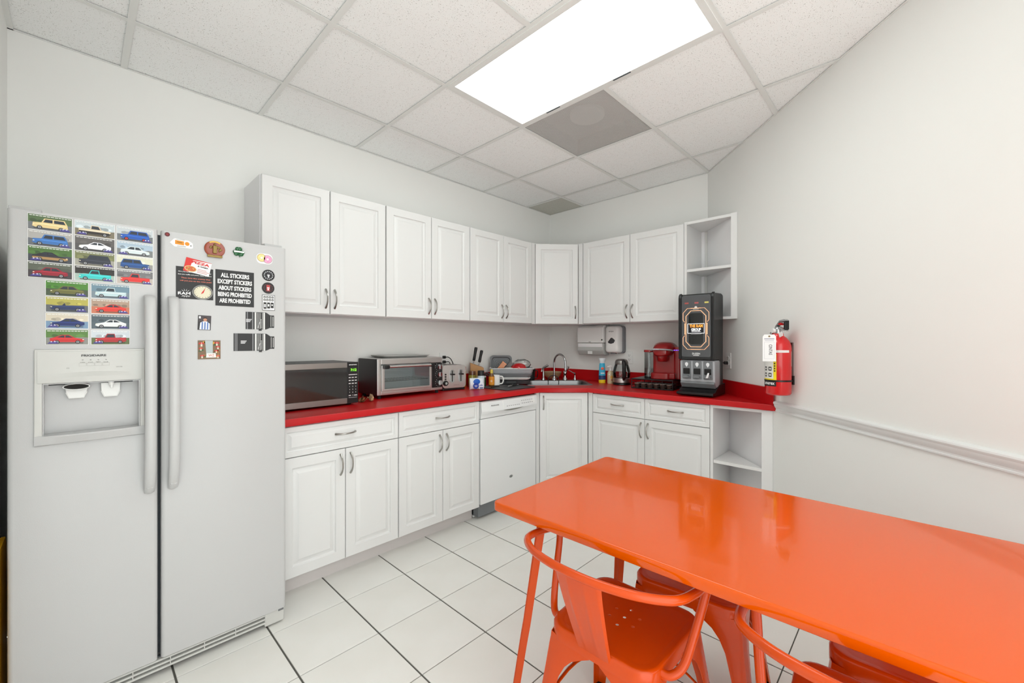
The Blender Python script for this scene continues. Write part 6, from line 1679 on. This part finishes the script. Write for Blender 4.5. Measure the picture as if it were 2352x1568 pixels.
mb = MB(); patch(mb, -0.075, 0.059, 0.086, 0.236, (240, 216, 30)); patch(mb, -0.06, 0.044, 0.095, 0.200, (226, 226, 222), y=-0.0006); patch(mb, -0.075, 0.058, 0.052, 0.084, (26, 24, 24), y=-0.0006); patch(mb, 0.058, 0.128, 0.243, 0.257, (236, 232, 230), y=-0.0006)
patch(mb, 0.152, 0.160, 0.165, 0.250, (214, 206, 196), 3, y=-0.0004)
for cx, cz_ in ((-0.004, 0.115), (0.026, 0.115), (-0.004, 0.150), (0.026, 0.150)):
    mb.color((34, 34, 34)); mb.box(cx-0.009, cx+0.009, -0.0012, -0.0010, cz_-0.010, cz_+0.012); mb.color((226, 226, 222)); mb.box(cx-0.004, cx+0.006, -0.0016, -0.0014, cz_-0.004, cz_+0.006)
mb.color((236, 236, 236)); mb.text('amerex', 0.018, -0.0012, 0.067, 0.014, 0.066, bold=0.02)
mb.color((40, 40, 30)); 
for k in range(6): mb.box(0.048, 0.054, -0.0012, -0.0010, 0.205-0.014*k, 0.214-0.014*k)
mb.color((90, 90, 92)); mb.box(0.066, 0.120, -0.0012, -0.0010, 0.248, 0.252)
wrap(mb, r_+0.0005); obj('label', mb, 'vc', cy)
mb = MB(); n_ = 40
mb.rings([[((r_+d_)*math.cos(2*math.pi*k/n_), (r_+d_)*math.sin(2*math.pi*k/n_), z) for k in range(n_)] for d_, z in ((0.0002, 0.078), (0.0022, 0.079), (0.0022, 0.087), (0.0002, 0.088))]); mb.box(-0.03, 0.03, r_-0.001, 0.0745, 0.06, 0.11); st = obj('bracket_strap', mb, 'black', t)
mb = MB(); mb.box(-0.022, 0.022, r_+0.001, 0.0745, 0.10, 0.30); obj('wall_bracket', mb, 'dark_steel', t)
mb = MB(); mb.lathe([(0.022, 0.352), (0.022, 0.372), (0.017, 0.386), (0.012, 0.392)], 20); hd = obj('valve', mb, 'chrome', t)
mb = MB(); mb.box(-0.040, -0.010, -0.011, 0.011, 0.358, 0.380, 0.004); mb.cyl((-0.040, 0, 0.368), (-0.058, 0, 0.352), 0.009, 0.011, 14); obj('nozzle', mb, 'chrome', hd)
mb = MB(); mb.cyl((0, -0.02, 0.368), (0, -0.034, 0.368), 0.013, n=18); obj('gauge', mb, 'white_plastic', hd)
mb = MB(); mb.prism([(-0.012, 0.384), (0.03, 0.392), (0.075, 0.372), (0.078, 0.362), (0.028, 0.378), (-0.010, 0.374)], -0.011, 0.011, 0.003, 2, plane='xz'); obj('carry_handle', mb, 'chrome', hd)
mb = MB(); mb.prism([(-0.014, 0.392), (0.030, 0.428), (0.066, 0.432), (0.080, 0.424), (0.079, 0.412), (0.034, 0.416), (-0.004, 0.388)], -0.012, 0.012, 0.003, 2, plane='xz'); obj('squeeze_lever', mb, 'chrome', hd)
mb = MB(); mb.box(0.066, 0.080, -0.012, 0.012, 0.372, 0.424, 0.003); obj('lever_guard', mb, 'black', hd)
mb = MB(); mb.tube([(0.036, -0.016, 0.404), (0.040, 0.016, 0.404)], 0.006, 8); mb.tube([(0.034, -0.018, 0.405), (0.055, -0.019, 0.408)], 0.004, 8); obj('pin', mb, 'ext_red', hd)
mb = MB((240, 240, 240)); mb.xf = Matrix.Translation((0.046, -0.014, 0.345)) @ Matrix.Rotation(R(-20), 4, 'Y'); mb.box(-0.016, 0.016, -0.001, 0.001, -0.012, 0.014); obj('seal_tag', mb, 'vc', hd)
# inspection tag hangs in front (towards the room)
mb = MB((244, 244, 244)); mb.prism([(-0.032, -0.150), (0.032, -0.150), (0.032, -0.012), (0.024, 0.0), (-0.024, 0.0), (-0.032, -0.012)], -0.0006, 0.0006, plane='xz')
mb.color((40, 40, 44)); mb.text('CINTAS', 0.006, -0.0012, -0.085, 0.016, 0.058, bold=0.01, rot=R(-90)); mb.color((120, 120, 150)); mb.box(-0.024, 0.024, -0.0011, -0.0009, -0.026, -0.0225); mb.box(-0.022, 0.022, -0.0011, -0.0009, -0.035, -0.0335)
mb.color((200, 200, 206))
for a in ((-0.024, 0.024, -0.136, -0.135), (-0.024, 0.024, -0.043, -0.042), (-0.024, -0.023, -0.136, -0.042), (0.023, 0.024, -0.136, -0.042)): mb.box(a[0], a[1], -0.0011, -0.0009, a[2], a[3])
mb.color((130, 110, 70)); mb.cyl((0, -0.0016, -0.010), (0, 0.0016, -0.010), 0.005, n=14)
o = obj('inspection_tag', mb, 'vc', t, loc=(0.072, -0.095, 0.345), rotz=R(57))

# ================================================================== FOLDED FLOOR SIGN BESIDE THE REFRIGERATOR
t = thing('floor_sign', 'folded yellow plastic floor sign in the gap left of the refrigerator', 'floor sign', (-0.196, 2.075, 0), 0)
for yy, sgn, hh in ((0.0, 1, 0.62), (0.06, -1, 0.66)):
    mb = MB(); mb.xf = Matrix.Translation((0, yy, 0)) @ Matrix.Rotation(R(4*sgn*0), 4, 'X')
    mb.prism([(-0.11+0.11, 0.0), (0.26, 0.0), (0.24, hh-0.03), (0.21, hh), (0.05, hh), (0.02, hh-0.03)], -0.010+0.012*sgn, 0.002+0.012*sgn, 0.003, 2, plane='yz'); obj('panel', mb, 'yellow', t)
